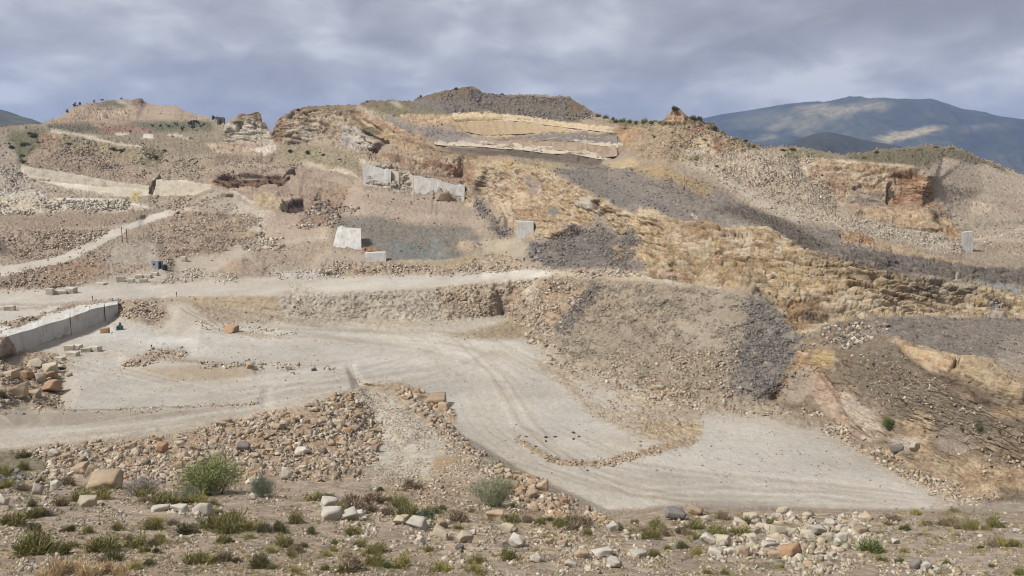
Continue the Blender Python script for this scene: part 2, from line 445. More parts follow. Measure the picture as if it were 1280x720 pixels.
def depth_map():
    P = []
    def addline(pts):
        P.extend(densify(pts))
    for mode, pts in LINES:
        q = [(u, v, (val if mode == 'y' else val / float(e_of(v)))) for u, v, val in pts]
        if q[0][0] == 0: q = [(-300, q[0][1], q[0][2])] + q
        if q[-1][0] == 1280: q = q + [(1580, q[-1][1] + 12, q[-1][2])]
        addline(q)
    addline(SKYLINE)
    addline([(u, v - 25, y) for u, v, y in SKYLINE[::2]])
    co = [Vector((p[0], p[1])) for p in P]
    vo, eo, fo, ov, oe, of = delaunay_2d_cdt(co, [], [], 0, 0.05)
    inv = np.array([np.mean([1.0 / P[i][2] for i in o]) if o else 0 for o in ov])
    xy = np.array([(v[0], v[1]) for v in vo])
    M = np.zeros((MH, MW), np.float32)
    for f in fo:
        (x0, y0), (x1, y1), (x2, y2) = xy[f[0]], xy[f[1]], xy[f[2]]
        d = (y1 - y2) * (x0 - x2) + (x2 - x1) * (y0 - y2)
        if abs(d) < 1e-9: continue
        a0, a1 = int(math.floor(min(x0, x1, x2) - U0)), int(math.ceil(max(x0, x1, x2) - U0)) + 1
        b0, b1 = int(math.floor(min(y0, y1, y2) - V0)), int(math.ceil(max(y0, y1, y2) - V0)) + 1
        a0, b0 = max(a0, 0), max(b0, 0)
        if a1 <= a0 or b1 <= b0: continue
        X, Y = np.meshgrid(np.arange(a0, min(a1, MW)) + U0, np.arange(b0, min(b1, MH)) + V0)
        l0 = ((y1 - y2) * (X - x2) + (x2 - x1) * (Y - y2)) / d
        l1 = ((y2 - y0) * (X - x2) + (x0 - x2) * (Y - y2)) / d
        l2 = 1 - l0 - l1
        ins = (l0 > -1e-6) & (l1 > -1e-6) & (l2 > -1e-6)
        sub = M[b0:b0 + X.shape[0], a0:a0 + X.shape[1]]
        sub[ins] = (l0 * inv[f[0]] + l1 * inv[f[1]] + l2 * inv[f[2]])[ins]
    for j in range(1, MH):               # fill the margins
        z = M[j] == 0
        M[j, z] = M[j - 1, z]
    for j in range(MH - 2, -1, -1):
        z = M[j] == 0
        M[j, z] = M[j + 1, z]
    return box_blur(box_blur(M, 1), 1)


INV = depth_map()


def sample(m, u, v):
    x = np.clip(np.asarray(u, float) - U0, 0, MW - 1.01); y = np.clip(np.asarray(v, float) - V0, 0, MH - 1.01)
    i = x.astype(int); j = y.astype(int); fx = x - i; fy = y - j
    if m.ndim == 3: fx = fx[..., None]; fy = fy[..., None]
    return (m[j, i] * (1 - fx) + m[j, i + 1] * fx) * (1 - fy) + (m[j + 1, i] * (1 - fx) + m[j + 1, i + 1] * fx) * fy


def sky_v(u):
    a = np.array(SKYLINE)
    return np.interp(u, a[:, 0], a[:, 1])

# ------------------------------------------------------------------ what the ground is made of (rock, soil and dust colours)
CMAP = np.zeros((MH, MW, 3), np.float32); CMAP[:] = alb((165, 147, 126))
AMAP = np.zeros((MH, MW, 3), np.float32); AMAP[..., 1] = 0.5      # cliff, rubble, scrub


def poly_mask(pts):
    pts = np.asarray(pts, float) - (U0, V0)
    m = np.zeros((MH, MW), np.float32)
    j0, j1 = max(0, int(pts[:, 1].min())), min(MH - 1, int(pts[:, 1].max()) + 1)
    xs = np.arange(MW)
    for j in range(j0, j1 + 1):
        cr = []
        for (xa, ya), (xb, yb) in zip(pts, np.roll(pts, -1, 0)):
            if (ya <= j + .01) != (yb <= j + .01):
                cr.append(xa + (j + .01 - ya) / (yb - ya) * (xb - xa))
        cr.sort()
        for a, b in zip(cr[::2], cr[1::2]):
            m[j, max(0, int(round(a))):max(0, min(MW, int(round(b))))] = 1
    return m


def apply(m, col, c, r, g, op):
    m = (m * op)[..., None]
    global CMAP, AMAP
    ys, xs = np.where(m[..., 0] > 0.002)
    if not len(ys): return
    sl = (slice(ys.min(), ys.max() + 1), slice(xs.min(), xs.max() + 1))
    if col is not None:
        CMAP[sl] = CMAP[sl] * (1 - m[sl]) + alb(col).astype(np.float32) * m[sl]
    for k, val in enumerate((c, r, g)):
        if val is not None:
            AMAP[sl][..., k] = AMAP[sl][..., k] * (1 - m[sl][..., 0]) + val * m[sl][..., 0]


def paint(pts, col, c=None, r=None, g=None, f=3, op=1.0):
    pts = [(-320 if p[0] == 0 else 1600 if p[0] == 1280 else p[0], p[1]) for p in pts]
    apply(box_blur(box_blur(poly_mask(pts), f / 2), f / 2) if f else poly_mask(pts), col, c, r, g, op)


DMAP = np.zeros((MH, MW), np.float32)             # rock standing out (+) or broken away (-), in metres


def relief(pts, d, f=2):
    global DMAP
    DMAP = DMAP + box_blur(poly_mask(pts), f / 2) * d


def relief_line(pts, w, d, f=1):
    n = len(pts); up, dn = [], []
    for i, p in enumerate(pts):
        a = pts[max(i - 1, 0)]; b = pts[min(i + 1, n - 1)]
        L_ = math.hypot(b[0] - a[0], b[1] - a[1]) or 1
        nx, ny = -(b[1] - a[1]) / L_, (b[0] - a[0]) / L_
        up.append((p[0] + nx * w / 2, p[1] + ny * w / 2)); dn.append((p[0] - nx * w / 2, p[1] - ny * w / 2))
    relief(up + dn[::-1], d, f)


def stroke(pts, w, col, c=None, r=None, g=None, f=2, op=1.0):
    """a band along a line; w = full width in pixels (a number or (start, end))"""
    w0, w1 = (w, w) if not hasattr(w, '__len__') else w
    n = len(pts); up, dn = [], []
    for i, p in enumerate(pts):
        a = pts[max(i - 1, 0)]; b = pts[min(i + 1, n - 1)]
        d = math.hypot(b[0] - a[0], b[1] - a[1]) or 1
        nx, ny = -(b[1] - a[1]) / d, (b[0] - a[0]) / d
        h = (w0 + (w1 - w0) * i / max(n - 1, 1)) / 2
        up.append((p[0] + nx * h, p[1] + ny * h)); dn.append((p[0] - nx * h, p[1] - ny * h))
    paint(up + dn[::-1], col, c, r, g, f, op)


# --- upper left
paint([(0,150),(340,150),(340,215),(0,215)], (158,142,118), c=.15, r=.6, g=.45, f=6)
paint([(52,165),(66,149),(92,134),(124,127),(184,128),(222,131),(268,155),(268,165),(60,165)], (172,146,118), c=.5, r=.4, g=.15, f=2)
paint([(118,132),(140,124),(162,128),(160,134),(122,135)], (112,103,82), c=.1, r=.5, g=.9, f=3)
paint([(118,136),(160,135),(162,146),(128,148),(112,144)], (188,160,130), c=1, r=.1, g=0, f=3)
stroke([(146,126),(158,130),(164,136)], 3, (190,174,150), c=0, r=.2, g=0)
paint([(162,123),(182,124),(184,131),(168,131)], (142,112,90), c=.8, g=.2, f=2)
paint([(164,141),(176,132),(222,131),(240,141),(232,150),(164,151)], (178,154,126), c=.1, r=.3, g=0, f=2)
stroke([(165,151),(205,152),(235,151)], 3, (176,158,138), c=0, g=.1)
paint([(60,156),(110,154),(130,165),(60,168)], (104,98,80), g=1, r=.4, c=0, f=4)
paint([(124,156),(190,157),(198,167),(130,168)], (150,112,92), c=.4, g=.25, r=.4, f=3)
paint([(168,157),(198,157),(192,168),(166,168)], (158,122,112), c=.3, g=.1, f=3)
paint([(165,152),(262,153),(270,162),(200,165),(160,155)], (110,108,82), g=1, r=.3, c=0, f=3)
stroke([(62,164),(90,168),(120,172)], 5, (205,192,170), g=0, r=.2)
stroke([(145,168),(160,168)], 3, (214,204,186), g=0, r=.2, f=1); stroke([(178,170),(192,171)], 5, (214,206,190), g=0, r=.2, f=1); stroke([(210,170),(228,170)], 3, (206,190,168), g=0, r=.3, f=1)
stroke([(106,172),(130,177),(150,181),(178,184)], 3, (216,200,172), g=0, r=.1, f=1)
paint([(12,166),(55,162),(58,185),(40,205),(22,208),(10,190)], (112,108,80), g=1, r=.5, f=6)
paint([(0,176),(18,180),(24,208),(0,214)], (166,150,132), g=.2, r=.6, f=4)
paint([(50,170),(72,166),(74,182),(48,184)], (168,138,108), c=.7, r=.4, g=.1, f=3)
paint([(74,170),(140,182),(190,190),(200,205),(120,200),(74,185)], (172,154,118), g=.5, r=.6, f=6)
paint([(48,185),(80,186),(150,198),(190,215),(190,232),(90,216),(30,206),(34,196)], (168,146,124), c=.3, r=.8, g=.15, f=4)
paint([(178,186),(206,188),(204,204),(182,202)], (126,114,82), g=.9, r=.5, f=5)
paint([(205,196),(270,194),(275,215),(230,222),(200,216)], (176,156,130), c=.3, r=.7, g=.2, f=4)
# white cut ledges
paint([(0,214),(28,208),(60,240),(60,250),(0,250)], (176,164,146), r=.9, f=2)
paint([(0,236),(58,240),(60,250),(0,250)], (208,198,180), r=.8, f=4)
paint([(30,208),(90,217),(140,227),(188,233),(190,246),(130,246),(28,222)], (222,210,186), c=.12, r=.05, g=0, f=1)
stroke([(34,223),(90,228),(140,231)], (1.5,3.5), (176,154,124), c=.5, r=.2, f=1)
stroke([(40,231),(90,238),(120,243)], 4, (186,172,148), r=.8, f=2)
stroke([(60,243),(140,244)], 2.5, (184,170,146), r=.8, f=2)
paint([(194,223),(230,226),(266,231),(264,236),(244,245),(190,245),(192,236)], (224,208,180), c=.12, r=.05, g=0, f=1)
stroke([(188,242),(192,232),(202,220)], (2,4), (122,98,74), c=.6, r=.4, f=1)
paint([(0,248),(160,250),(200,262),(160,264),(0,270)], (206,192,166), r=.85, c=.1, f=3)
stroke([(70,249),(140,250),(185,260)], 3, (222,212,192), r=.1, c=0, f=1)
stroke([(0,269),(60,270),(160,264)], 2, (206,192,166), r=.2, f=1)
paint([(164,240),(176,240),(176,251),(164,251)], (200,178,104), g=.3, r=.4, f=3, op=.8)
paint([(180,247),(280,245),(300,262),(215,262)], (176,158,138), r=.8, c=0, f=3)
paint([(258,246),(272,236),(288,236),(318,256),(300,262),(250,260)], (172,160,142), r=.35, c=0, f=3)
stroke([(288,236),(300,243),(318,254)], (4,3), (212,200,178), c=.3, r=.3, f=1)
# brown ledge, cave, middle left benches
paint([(240,206),(320,200),(400,215),(430,240),(420,262),(330,250),(272,233),(262,222)], (164,142,122), c=.45, r=.5, g=.05, f=6)
stroke([(248,216),(300,206),(350,212)], 6, (184,166,144), c=.2, r=.5, f=4)
paint([(272,222),(290,215),(330,218),(356,222),(354,232),(290,234),(270,230)], (132,103,80), c=1, r=.2, g=0, f=1)
paint([(290,216),(330,217),(332,222),(292,221)], (178,158,134), c=.3, r=.4, f=1)
stroke([(266,222),(267,233)], 2.5, (196,164,112), c=.6, f=1)
stroke([(270,198),(300,199)], 3, (138,112,90), c=.5, r=.4, f=2); stroke([(320,201),(345,203)], 3, (148,122,100), c=.5, r=.4, f=2); stroke([(300,208),(352,210)], 1.5, (138,116,98), c=.4, f=1)
paint([(318,243),(350,246),(358,252),(354,264),(338,266),(318,254)], (190,166,132), c=.8, r=.2, f=2)
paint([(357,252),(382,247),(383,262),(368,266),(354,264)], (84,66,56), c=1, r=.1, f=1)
paint([(300,250),(330,262),(345,268),(330,298),(318,292),(310,270),(300,262)], (196,182,162), c=.15, r=.6, f=4)
paint([(338,268),(380,266),(430,270),(420,284),(390,292),(340,296),(330,292)], (176,156,136), r=.4, c=.1, f=4)
paint([(380,262),(395,246),(430,252),(444,262),(424,280),(372,286)], (150,122,102), r=1, c=.3, f=3)
paint([(420,258),(434,262),(432,270),(416,268)], (176,138,84), r=.6, c=.4, f=2)
paint([(390,236),(450,232),(460,240),(445,255),(395,248)], (162,136,112), c=.35, r=.5, f=5)
stroke([(372,203),(395,206),(420,212),(448,220)], 3, (204,188,160), c=.6, r=.4, f=1)
paint([(345,184),(400,182),(455,196),(450,214),(400,206),(345,200)], (162,147,116), g=.55, r=.5, c=.1, f=5)
# pinnacle and cliff behind
paint([(288,154),(310,140),(324,140),(336,158),(330,160),(318,150),(300,156)], (164,142,114), c=.8, r=.2, g=.3, f=1)
paint([(282,154),(296,156),(312,150),(326,156),(338,166),(341,181),(282,181)], (204,194,172), c=.7, r=.1, g=0, f=1)
paint([(297,156),(302,155),(300,164),(298,163)], (148,124,98), c=.6, f=1)
stroke([(318,155),(320,161)], 2, (120,96,72), f=1)
paint([(258,180),(345,180),(348,190),(330,196),(270,192)], (194,170,144), c=.6, r=.5, g=.05, f=2)
paint([(318,182),(348,182),(344,193),(320,192)], (220,208,186), c=.4, r=.4, f=1)
stroke([(272,182),(330,183)], 3, (170,128,108), c=.5, f=1, op=.7)
paint([(339,160),(356,142),(380,133),(437,131),(452,140),(462,165),(470,190),(440,190),(400,178),(350,182)], (180,156,126), c=1, r=.1, g=0, f=2)
paint([(339,156),(356,148),(356,180),(342,176)], (150,114,84), c=1, f=3, op=.8)
paint([(368,133),(437,131),(450,137),(420,140),(385,140)], (146,126,96), c=.6, g=.4, f=3)
paint([(420,138),(446,140),(470,168),(450,170)], (160,132,100), c=.9, f=4, op=.8)
paint([(372,160),(390,162),(398,176),(380,176)], (196,184,164), c=.6, r=.6, f=3)
paint([(428,160),(446,158),(468,178),(468,192),(444,190),(426,178)], (204,196,180), c=.8, r=.6, f=2)
paint([(424,172),(440,174),(440,186),(426,182)], (160,152,148), c=.8, f=3)
# --- summit
paint([(452,127),(530,119),(585,109),(605,117),(712,121),(745,143),(760,154),(690,152),(640,144),(560,143),(500,146),(455,138)], (112,102,90), c=.2, r=1, g=.15, f=2)
paint([(530,120),(585,109),(602,114),(606,120),(580,124),(540,126)], (118,98,76), c=.3, r=.6, g=.55, f=3)
paint([(452,127),(515,126),(520,142),(500,146),(460,138)], (132,118,92), c=.2, r=.5, g=.6, f=4)
paint([(486,127),(498,126),(506,135),(498,136)], (178,164,140), c=.1, r=.3, g=.1, f=2)
paint([(520,126),(600,122),(600,138),(540,142),(515,140)], (116,108,100), c=.1, r=.7, g=.2, f=5)
paint([(712,121),(736,136),(742,146),(720,148),(705,130)], (122,100,76), c=.2, r=.6, g=.4, f=3)
stroke([(470,141),(510,141),(560,142)], 5, (140,130,96), g=.8, r=.3, f=3)
paint([(728,146),(745,142),(762,148),(764,156),(726,156)], (176,156,130), c=.1, r=.6, g=.1, f=3)
paint([(750,150),(800,148),(830,152),(828,160),(780,158)], (128,120,86), g=1, r=.3, f=3)
# terrace faces, from the top down
paint([(500,143),(565,146),(566,160),(520,154),(504,150)], (192,158,120), c=.8, r=.2, g=0, f=1)
paint([(565,142),(610,141),(648,145),(700,152),(770,160),(768,168),(700,162),(640,152),(568,152)], (216,192,150), c=.5, r=.05, g=0, f=1)
paint([(565,152),(645,151),(700,160),(720,164),(660,168),(620,173),(590,171),(570,163)], (196,170,130), c=.6, r=.05, g=0, f=1)
paint([(648,148),(700,156),(716,164),(680,166),(650,158)], (202,168,120), c=.7, f=2)
stroke([(566,153),(600,151),(648,151)], 1.5, (168,134,96), c=.6, f=1)
paint([(770,160),(800,160),(830,168),(830,190),(800,190),(775,180)], (184,142,100), c=.7, r=.4, g=.1, f=3)
paint([(530,158),(570,164),(590,171),(575,182),(545,176),(520,168)], (142,132,124), c=.4, r=.6, g=0, f=2)
paint([(570,176),(620,173),(660,170),(700,165),(770,167),(778,180),(700,175),(640,176)], (132,122,114), c=.9, r=.1, g=0, f=1)
paint([(576,172),(618,174),(640,177),(640,186),(570,186)], (164,148,134), c=.8, r=.2, f=2)
paint([(660,172),(700,176),(778,182),(778,194),(755,196),(700,188),(620,184),(600,180)], (160,136,112), c=.9, r=.1, g=0, f=1)
stroke([(600,179),(620,181),(650,182),(700,188),(758,196)], (4,4), (208,194,170), c=.4, r=.1, f=1)
stroke([(716,175),(740,178),(778,182)], (2,3.5), (200,188,166), c=.4, r=.1, f=1)
stroke([(730,169),(730,192)], 2, (190,174,152), c=.5, f=1)
paint([(600,180),(616,182),(618,188),(596,188)], (140,98,82), c=.6, f=2)
paint([(535,178),(570,184),(600,186),(640,185),(690,190),(756,197),(752,207),(700,202),(640,195),(560,192),(530,186)], (112,98,86), c=.3, r=.4, g=.25, f=2)
stroke([(690,203),(720,206),(752,208)], 4, (150,136,92), g=.5, r=.4, f=2)
stroke([(534,176),(548,178),(562,181)], 3, (200,186,160), c=.4, f=1); stroke([(572,178),(590,179)], 5, (190,176,158), c=.5, f=1)
# the folded beds running down from the ridge
paint([(448,132),(470,140),(520,165),(560,190),(640,196),(620,206),(560,204),(500,185),(455,150)], (176,146,112), c=.8, r=.4, g=.08, f=3)
stroke([(450,134),(470,142),(490,150),(515,163),(520,170)], (3,5), (178,166,150), c=.6, r=.4, f=1)
stroke([(484,146),(505,158),(518,166)], 6, (138,132,126), c=.6, r=.6, f=2)
stroke([(462,150),(480,158),(500,165),(518,172)], 5, (168,128,102), c=.7, f=2)
stroke([(440,146),(460,160),(480,170),(520,182),(560,192),(600,195)], (4,3), (112,94,72), c=.4, g=.3, f=2)
stroke([(455,152),(480,163),(500,172)], 3, (206,178,136), c=.6, f=1)
stroke([(474,166),(500,182),(530,190)], 8, (188,156,112), c=.7, f=3)
paint([(455,160),(478,164),(470,172),(456,168)], (118,106,78), g=.8, r=.4, f=3)
paint([(440,188),(500,190),(560,200),(610,206),(600,216),(590,234),(560,222),(520,212),(478,202),(455,196)], (172,146,116), c=.8, r=.4, g=.05, f=3)
paint([(520,198),(590,205),(592,226),(560,218),(528,210)], (158,120,92), c=.9, r=.4, f=4)
stroke([(478,192),(500,202),(520,210)], 5, (150,116,88), c=.6, r=.4, f=2)
# cut faces in the middle (rock between the sawn walls)
paint([(450,198),(474,203),(490,208),(520,215),(518,243),(488,238),(452,230)], (206,192,168), c=.7, r=.2, g=0, f=1)
stroke([(495,214),(499,236)], (4,6), (134,108,86), c=.8, f=1); stroke([(516,216),(518,238)], 2, (170,140,104), f=1)
paint([(576,230),(590,236),(594,256),(586,266),(574,252)], (198,172,138), c=.8, r=.3, f=2)
stroke([(520,213),(550,221),(580,230)], 2, (180,146,112), c=.5, f=1)
# grey dome
paint([(440,232),(480,238),(540,250),(590,256),(606,280),(600,296),(560,280),(470,272),(426,272)], (176,156,136), c=.1, r=.3, g=0, f=4)
paint([(424,272),(470,272),(530,284),(590,284),(604,300),(575,322),(520,325),(456,323),(455,298),(415,284)], (128,121,109), c=.1, r=.4, g=0, f=5)
paint([(486,302),(520,305),(545,318),(575,322),(540,326),(490,323)], (120,124,120), c=.3, r=.3, f=4)
paint([(535,290),(548,298),(562,322),(550,324),(538,306)], (136,138,133), c=.4, r=.2, f=3)
stroke([(430,242),(470,250),(520,262)], 3, (160,136,112), r=.4, f=3, op=.7); stroke([(470,262),(520,276)], 2, (192,172,146), f=2, op=.7); stroke([(530,270),(575,270)], 2, (190,172,146), f=2, op=.8)
stroke([(520,250),(545,262),(570,268)], 3, (150,134,118), f=3, op=.6)
paint([(575,298),(595,302),(590,316),(572,312)], (184,160,136), c=.3, r=.5, f=3)
stroke([(590,236),(604,260),(620,284),(640,296)], (4,12), (120,108,94), c=.3, r=.8, f=4)
paint([(600,300),(650,298),(664,310),(650,322),(590,324),(606,312)], (182,168,144), c=0, r=.2, f=4)
stroke([(500,327),(560,326),(600,318),(640,306)], 3, (190,172,140), r=.2, f=2)
paint([(410,310),(455,318),(470,330),(400,332),(395,320)], (176,160,140), r=.3, f=3)
paint([(455,316),(482,314),(484,326),(458,328)], (196,188,178), c=.3, r=.2, f=1)
paint([(454,310),(470,308),(468,316),(456,318)], (160,108,70), c=.4, r=.6, f=1)
# the middle cliff
paint([(596,206),(640,199),(690,213),(706,224),(700,298),(655,299),(646,288),(622,262),(594,236)], (190,163,126), c=1, r=.15, g=0, f=2)
paint([(606,206),(650,200),(690,210),(700,220),(660,212),(620,210)], (190,164,118), c=.5, r=.3, g=.15, f=2)
stroke([(608,212),(614,240),(640,270)], (6,8), (206,188,160), c=1, f=4, op=.7)
paint([(618,214),(632,216),(634,250),(618,244)], (168,134,100), c=1, f=4, op=.8)
stroke([(624,212),(630,238)], 5, (200,184,164), c=1, f=3, op=.8)
stroke([(650,222),(646,250),(640,276)], (6,5), (214,196,168), c=1, f=3, op=.85)
stroke([(660,216),(652,240),(650,262),(644,292)], (3,3), (170,120,84), c=1, f=2, op=.7)
stroke([(655,240),(645,290)], 4, (218,196,166), c=1, f=2, op=.7)
paint([(658,220),(672,222),(674,244),(660,242)], (158,142,130), c=.9, f=2)
paint([(674,220),(690,224),(688,258),(676,256)], (168,138,106), c=1, f=3)
paint([(650,262),(690,262),(690,276),(648,278)], (172,134,96), c=1, f=5, op=.7)
paint([(690,218),(722,232),(744,246),(744,276),(716,282),(688,272)], (188,160,118), c=1, r=.1, f=2)
paint([(726,246),(768,252),(764,262),(752,270),(748,266),(726,258)], (206,196,180), c=.7, r=.3, f=2)
paint([(742,250),(754,252),(752,264),(742,262)], (134,110,90), c=.7, f=2)
paint([(683,256),(700,262),(694,272),(684,268)], (148,140,128), c=.5, r=.4, f=2)
# dark ramp above the ochre cliff
paint([(640,199),(700,203),(752,209),(800,206),(830,206),(870,224),(900,238),(960,272),(1040,288),(1100,302),(1090,318),(1060,326),(1010,316),(985,300),(960,284),(900,282),(860,275),(830,277),(800,268),(760,254),(722,232),(690,213)], (136,126,115), c=.12, r=.6, g=0, f=5)
paint([(650,198),(700,204),(720,212),(690,213)], (186,164,118), c=.3, r=.4, g=.1, f=3)
paint([(700,210),(740,216),(800,240),(850,262),(880,280),(840,276),(780,258),(720,230)], (128,120,114), r=.4, c=.05, f=5, op=.8)
paint([(790,205),(830,206),(866,224),(896,240),(880,246),(840,228),(796,216)], (172,146,104), c=.4, r=.5, f=4)
paint([(762,205),(790,196),(800,206),(780,212),(764,212)], (192,168,126), c=.4, r=.5, f=2)
paint([(884,262),(930,256),(990,280),(1050,310),(1010,314),(960,284)], (104,94,84), c=.5, r=.4, f=4)
paint([(895,272),(930,274),(936,284),(910,286)], (146,138,126), c=.6, r=.3, f=2)
stroke([(864,268),(872,274)], 3, (206,192,168), f=1)
# ochre cliff
paint([(744,246),(775,262),(800,268),(830,277),(860,275),(900,282),(960,284),(985,300),(1010,316),(1060,326),(1130,341),(1200,355),(1280,372),(1280,399),(1130,396),(1062,398),(1040,412),(1000,420),(970,388),(930,364),(850,353),(800,346),(788,340),(796,300),(770,290)], (186,159,118), c=1, r=.1, g=0, f=1)
paint([(800,258),(840,274),(846,284),(820,286),(800,276)], (200,176,136), c=.9, f=3)
paint([(800,340),(830,336),(870,344),(872,356),(830,352)], (164,130,102), c=1, f=3, op=.8)
paint([(850,280),(880,278),(890,300),(872,312),(852,306)], (164,136,104), c=1, f=4, op=.8)
paint([(900,284),(935,284),(940,322),(905,320)], (198,172,140), c=1, f=4, op=.8)
paint([(944,288),(952,286),(952,302),(944,300)], (180,146,110), c=1, f=2)
paint([(962,314),(984,318),(984,330),(964,328)], (176,140,106), c=1, f=3, op=.9)
paint([(890,318),(916,322),(906,334),(890,328)], (172,138,108), c=1, f=3, op=.8)
stroke([(896,316),(912,322),(930,326),(960,328),(990,336),(1020,344),(1060,354),(1100,364),(1110,378),(1130,388)], 1.3, (112,90,66), c=.8, f=1)
stroke([(800,300),(830,308),(862,312),(892,315)], 1.2, (140,112,76), c=.9, f=1)
stroke([(930,350),(960,352),(985,350)], 1.2, (132,104,70), c=.9, f=1)
stroke([(1000,378),(1040,392),(1070,394)], 1.3, (120,98,72), c=.9, f=1)
paint([(990,360),(1060,376),(1130,384),(1130,394),(1060,394),(1000,380)], (196,174,138), c=1, f=4, op=.8)
paint([(780,325),(800,322),(808,344),(792,342)], (152,140,132), c=.6, r=.5, f=3)
paint([(930,366),(972,384),(990,396),(976,394),(950,376)], (202,186,160), c=.4, r=.3, f=2)
paint([(975,376),(1030,380),(1035,404),(1000,410),(985,396)], (170,134,94), c=.9, r=.4, f=4)
paint([(1000,390),(1036,392),(1034,402),(1004,404)], (124,104,86), c=.6, r=.8, f=3)
# beds on the right
paint([(1050,292),(1120,305),(1160,318),(1200,326),(1240,334),(1280,342),(1280,348),(1230,334),(1150,326),(1100,312),(1050,304)], (184,158,122), c=.4, r=.3, f=1)
paint([(1055,286),(1090,296),(1104,306),(1080,306),(1056,298)], (178,132,86), c=.9, f=2)
paint([(1050,312),(1100,314),(1140,320),(1180,326),(1230,334),(1280,348),(1280,366),(1230,356),(1160,346),(1100,340),(1060,330)], (118,108,98), c=.6, r=.3, f=2)
paint([(1120,318),(1160,326),(1156,346),(1122,342)], (132,120,112), c=.6, f=4, op=.7)
stroke([(1130,345),(1180,350),(1240,358),(1280,366)], 7, (164,148,126), c=.8, r=.1, f=2)
stroke([(1220,350),(1280,364)], (2,5), (160,162,162), c=.3, f=2)
paint([(1138,352),(1220,358),(1225,372),(1140,370)], (158,144,122), c=.9, f=4, op=.8)
stroke([(1120,368),(1150,378),(1180,388)], 3, (106,90,72), c=.6, f=2)
paint([(1230,376),(1246,378),(1256,398),(1234,398)], (168,158,144), c=.6, r=.4, f=3)
# --- right shoulder
paint([(830,150),(850,134),(882,152),(920,172),(955,184),(960,196),(930,215),(880,205),(800,200),(790,185),(800,160)], (176,150,118), c=.4, r=.8, g=.35, f=3)
paint([(833,150),(840,136),(850,134),(862,148),(858,156),(836,156)], (182,140,106), c=.8, r=.3, g=.1, f=1)
paint([(838,133),(846,131),(852,136),(846,139)], (110,98,70), g=.9, f=1)
stroke([(826,154),(850,156),(876,150)], 4, (110,104,76), g=1, r=.4, f=2)
paint([(858,160),(880,158),(882,168),(862,168)], (160,114,92), c=.6, r=.4, f=2); paint([(888,176),(900,176),(904,192),(896,196)], (158,112,88), c=.6, r=.4, f=2)
paint([(880,154),(896,154),(898,166),(884,164)], (112,98,84), c=.8, f=1)
paint([(866,168),(886,170),(896,196),(880,198),(864,186)], (208,182,144), c=.6, r=.2, f=1)
paint([(855,186),(884,188),(882,196),(856,196)], (212,200,178), c=.5, r=.4, f=2)
stroke([(892,160),(915,172),(935,184),(945,186)], 7, (118,110,80), g=.9, r=.4, f=3); stroke([(866,198),(900,202),(915,214)], 7, (116,108,78), g=1, r=.4, f=3)
paint([(880,196),(940,188),(1000,186),(1012,205),(1015,225),(1050,262),(1100,285),(1120,300),(1060,288),(960,268),(915,240),(890,215),(860,206)], (190,172,148), c=.05, r=.85, g=.1, f=3)
stroke([(850,202),(885,212),(910,226),(930,240),(960,256),(1000,272)], (3,14), (200,186,164), c=0, r=.25, f=3)
paint([(980,185),(1020,188),(1050,196),(1040,206),(1010,200),(985,200)], (152,138,108), g=.7, r=.5, f=3)
paint([(1005,200),(1040,200),(1042,206),(1020,212),(1005,206)], (196,174,146), c=.2, r=.5, f=2)
stroke([(1000,206),(1020,228),(1050,248),(1056,258)], 6, (196,178,154), r=.5, f=3)
paint([(1014,208),(1040,203),(1100,206),(1140,210),(1166,222),(1168,260),(1100,258),(1062,258),(1030,236),(1012,222)], (178,148,116), c=1, r=.1, g=0, f=1)
paint([(1060,234),(1112,240),(1112,258),(1064,256)], (156,140,124), c=1, f=3, op=.85)
paint([(1112,234),(1166,228),(1168,260),(1116,258)], (164,118,82), c=1, f=3, op=.8)
paint([(1120,216),(1150,212),(1160,220),(1140,228),(1122,230)], (152,112,76), c=1, f=2)
stroke([(1115,232),(1112,250)], 3, (82,70,50), c=.6, g=.3, f=1)
stroke([(1040,201),(1100,206),(1142,208)], 3, (206,182,152), c=.2, r=.3, f=1)
paint([(1142,226),(1168,222),(1168,232),(1142,232)], (190,144,98), c=.9, f=1)
paint([(1060,266),(1100,262),(1160,264),(1176,268),(1190,284),(1166,286),(1120,282),(1090,276)], (186,154,116), c=.9, r=.1, f=2)
stroke([(1105,282),(1140,284),(1165,287),(1180,286)], 2, (116,92,64), c=.7, f=1)
stroke([(1158,262),(1170,274),(1180,284)], 5, (98,86,66), c=.5, r=.6, f=2)
paint([(1172,256),(1186,272),(1196,286),(1204,296),(1186,302),(1176,286)], (184,144,98), c=.7, r=.3, f=2)
stroke([(1176,270),(1192,280),(1196,286)], 3, (214,198,172), c=.4, f=1)
paint([(1040,276),(1090,276),(1160,290),(1200,300),(1212,316),(1160,312),(1100,296),(1050,286)], (190,176,154), r=.9, c=.05, f=3)
# hill behind on the right
paint([(1168,230),(1160,200),(1190,196),(1220,200),(1250,208),(1280,218),(1280,330),(1215,315),(1205,290),(1180,262)], (182,164,142), c=.1, r=.45, g=.12, f=3)
paint([(1048,194),(1100,186),(1160,181),(1205,188),(1235,203),(1220,206),(1180,196),(1162,210),(1140,206),(1075,202)], (126,114,88), c=.1, r=.4, g=.95, f=3)
stroke([(1205,190),(1240,206),(1258,214)], 5, (124,112,84), g=.9, f=2)
stroke([(1180,240),(1230,252),(1280,258)], 2, (166,146,122), c=.3, r=.5, f=2); stroke([(1200,286),(1240,280),(1280,278)], 5, (164,152,130), r=.8, g=.3, f=3)
stroke([(1216,301),(1250,294),(1280,286)], 2, (200,186,160), r=.2, f=1); paint([(1214,306),(1280,294),(1280,322),(1220,316)], (166,146,122), r=.6, g=.15, f=3)
paint([(1218,252),(1240,256),(1232,268),(1212,266)], (204,184,158), c=.4, r=.4, f=2)
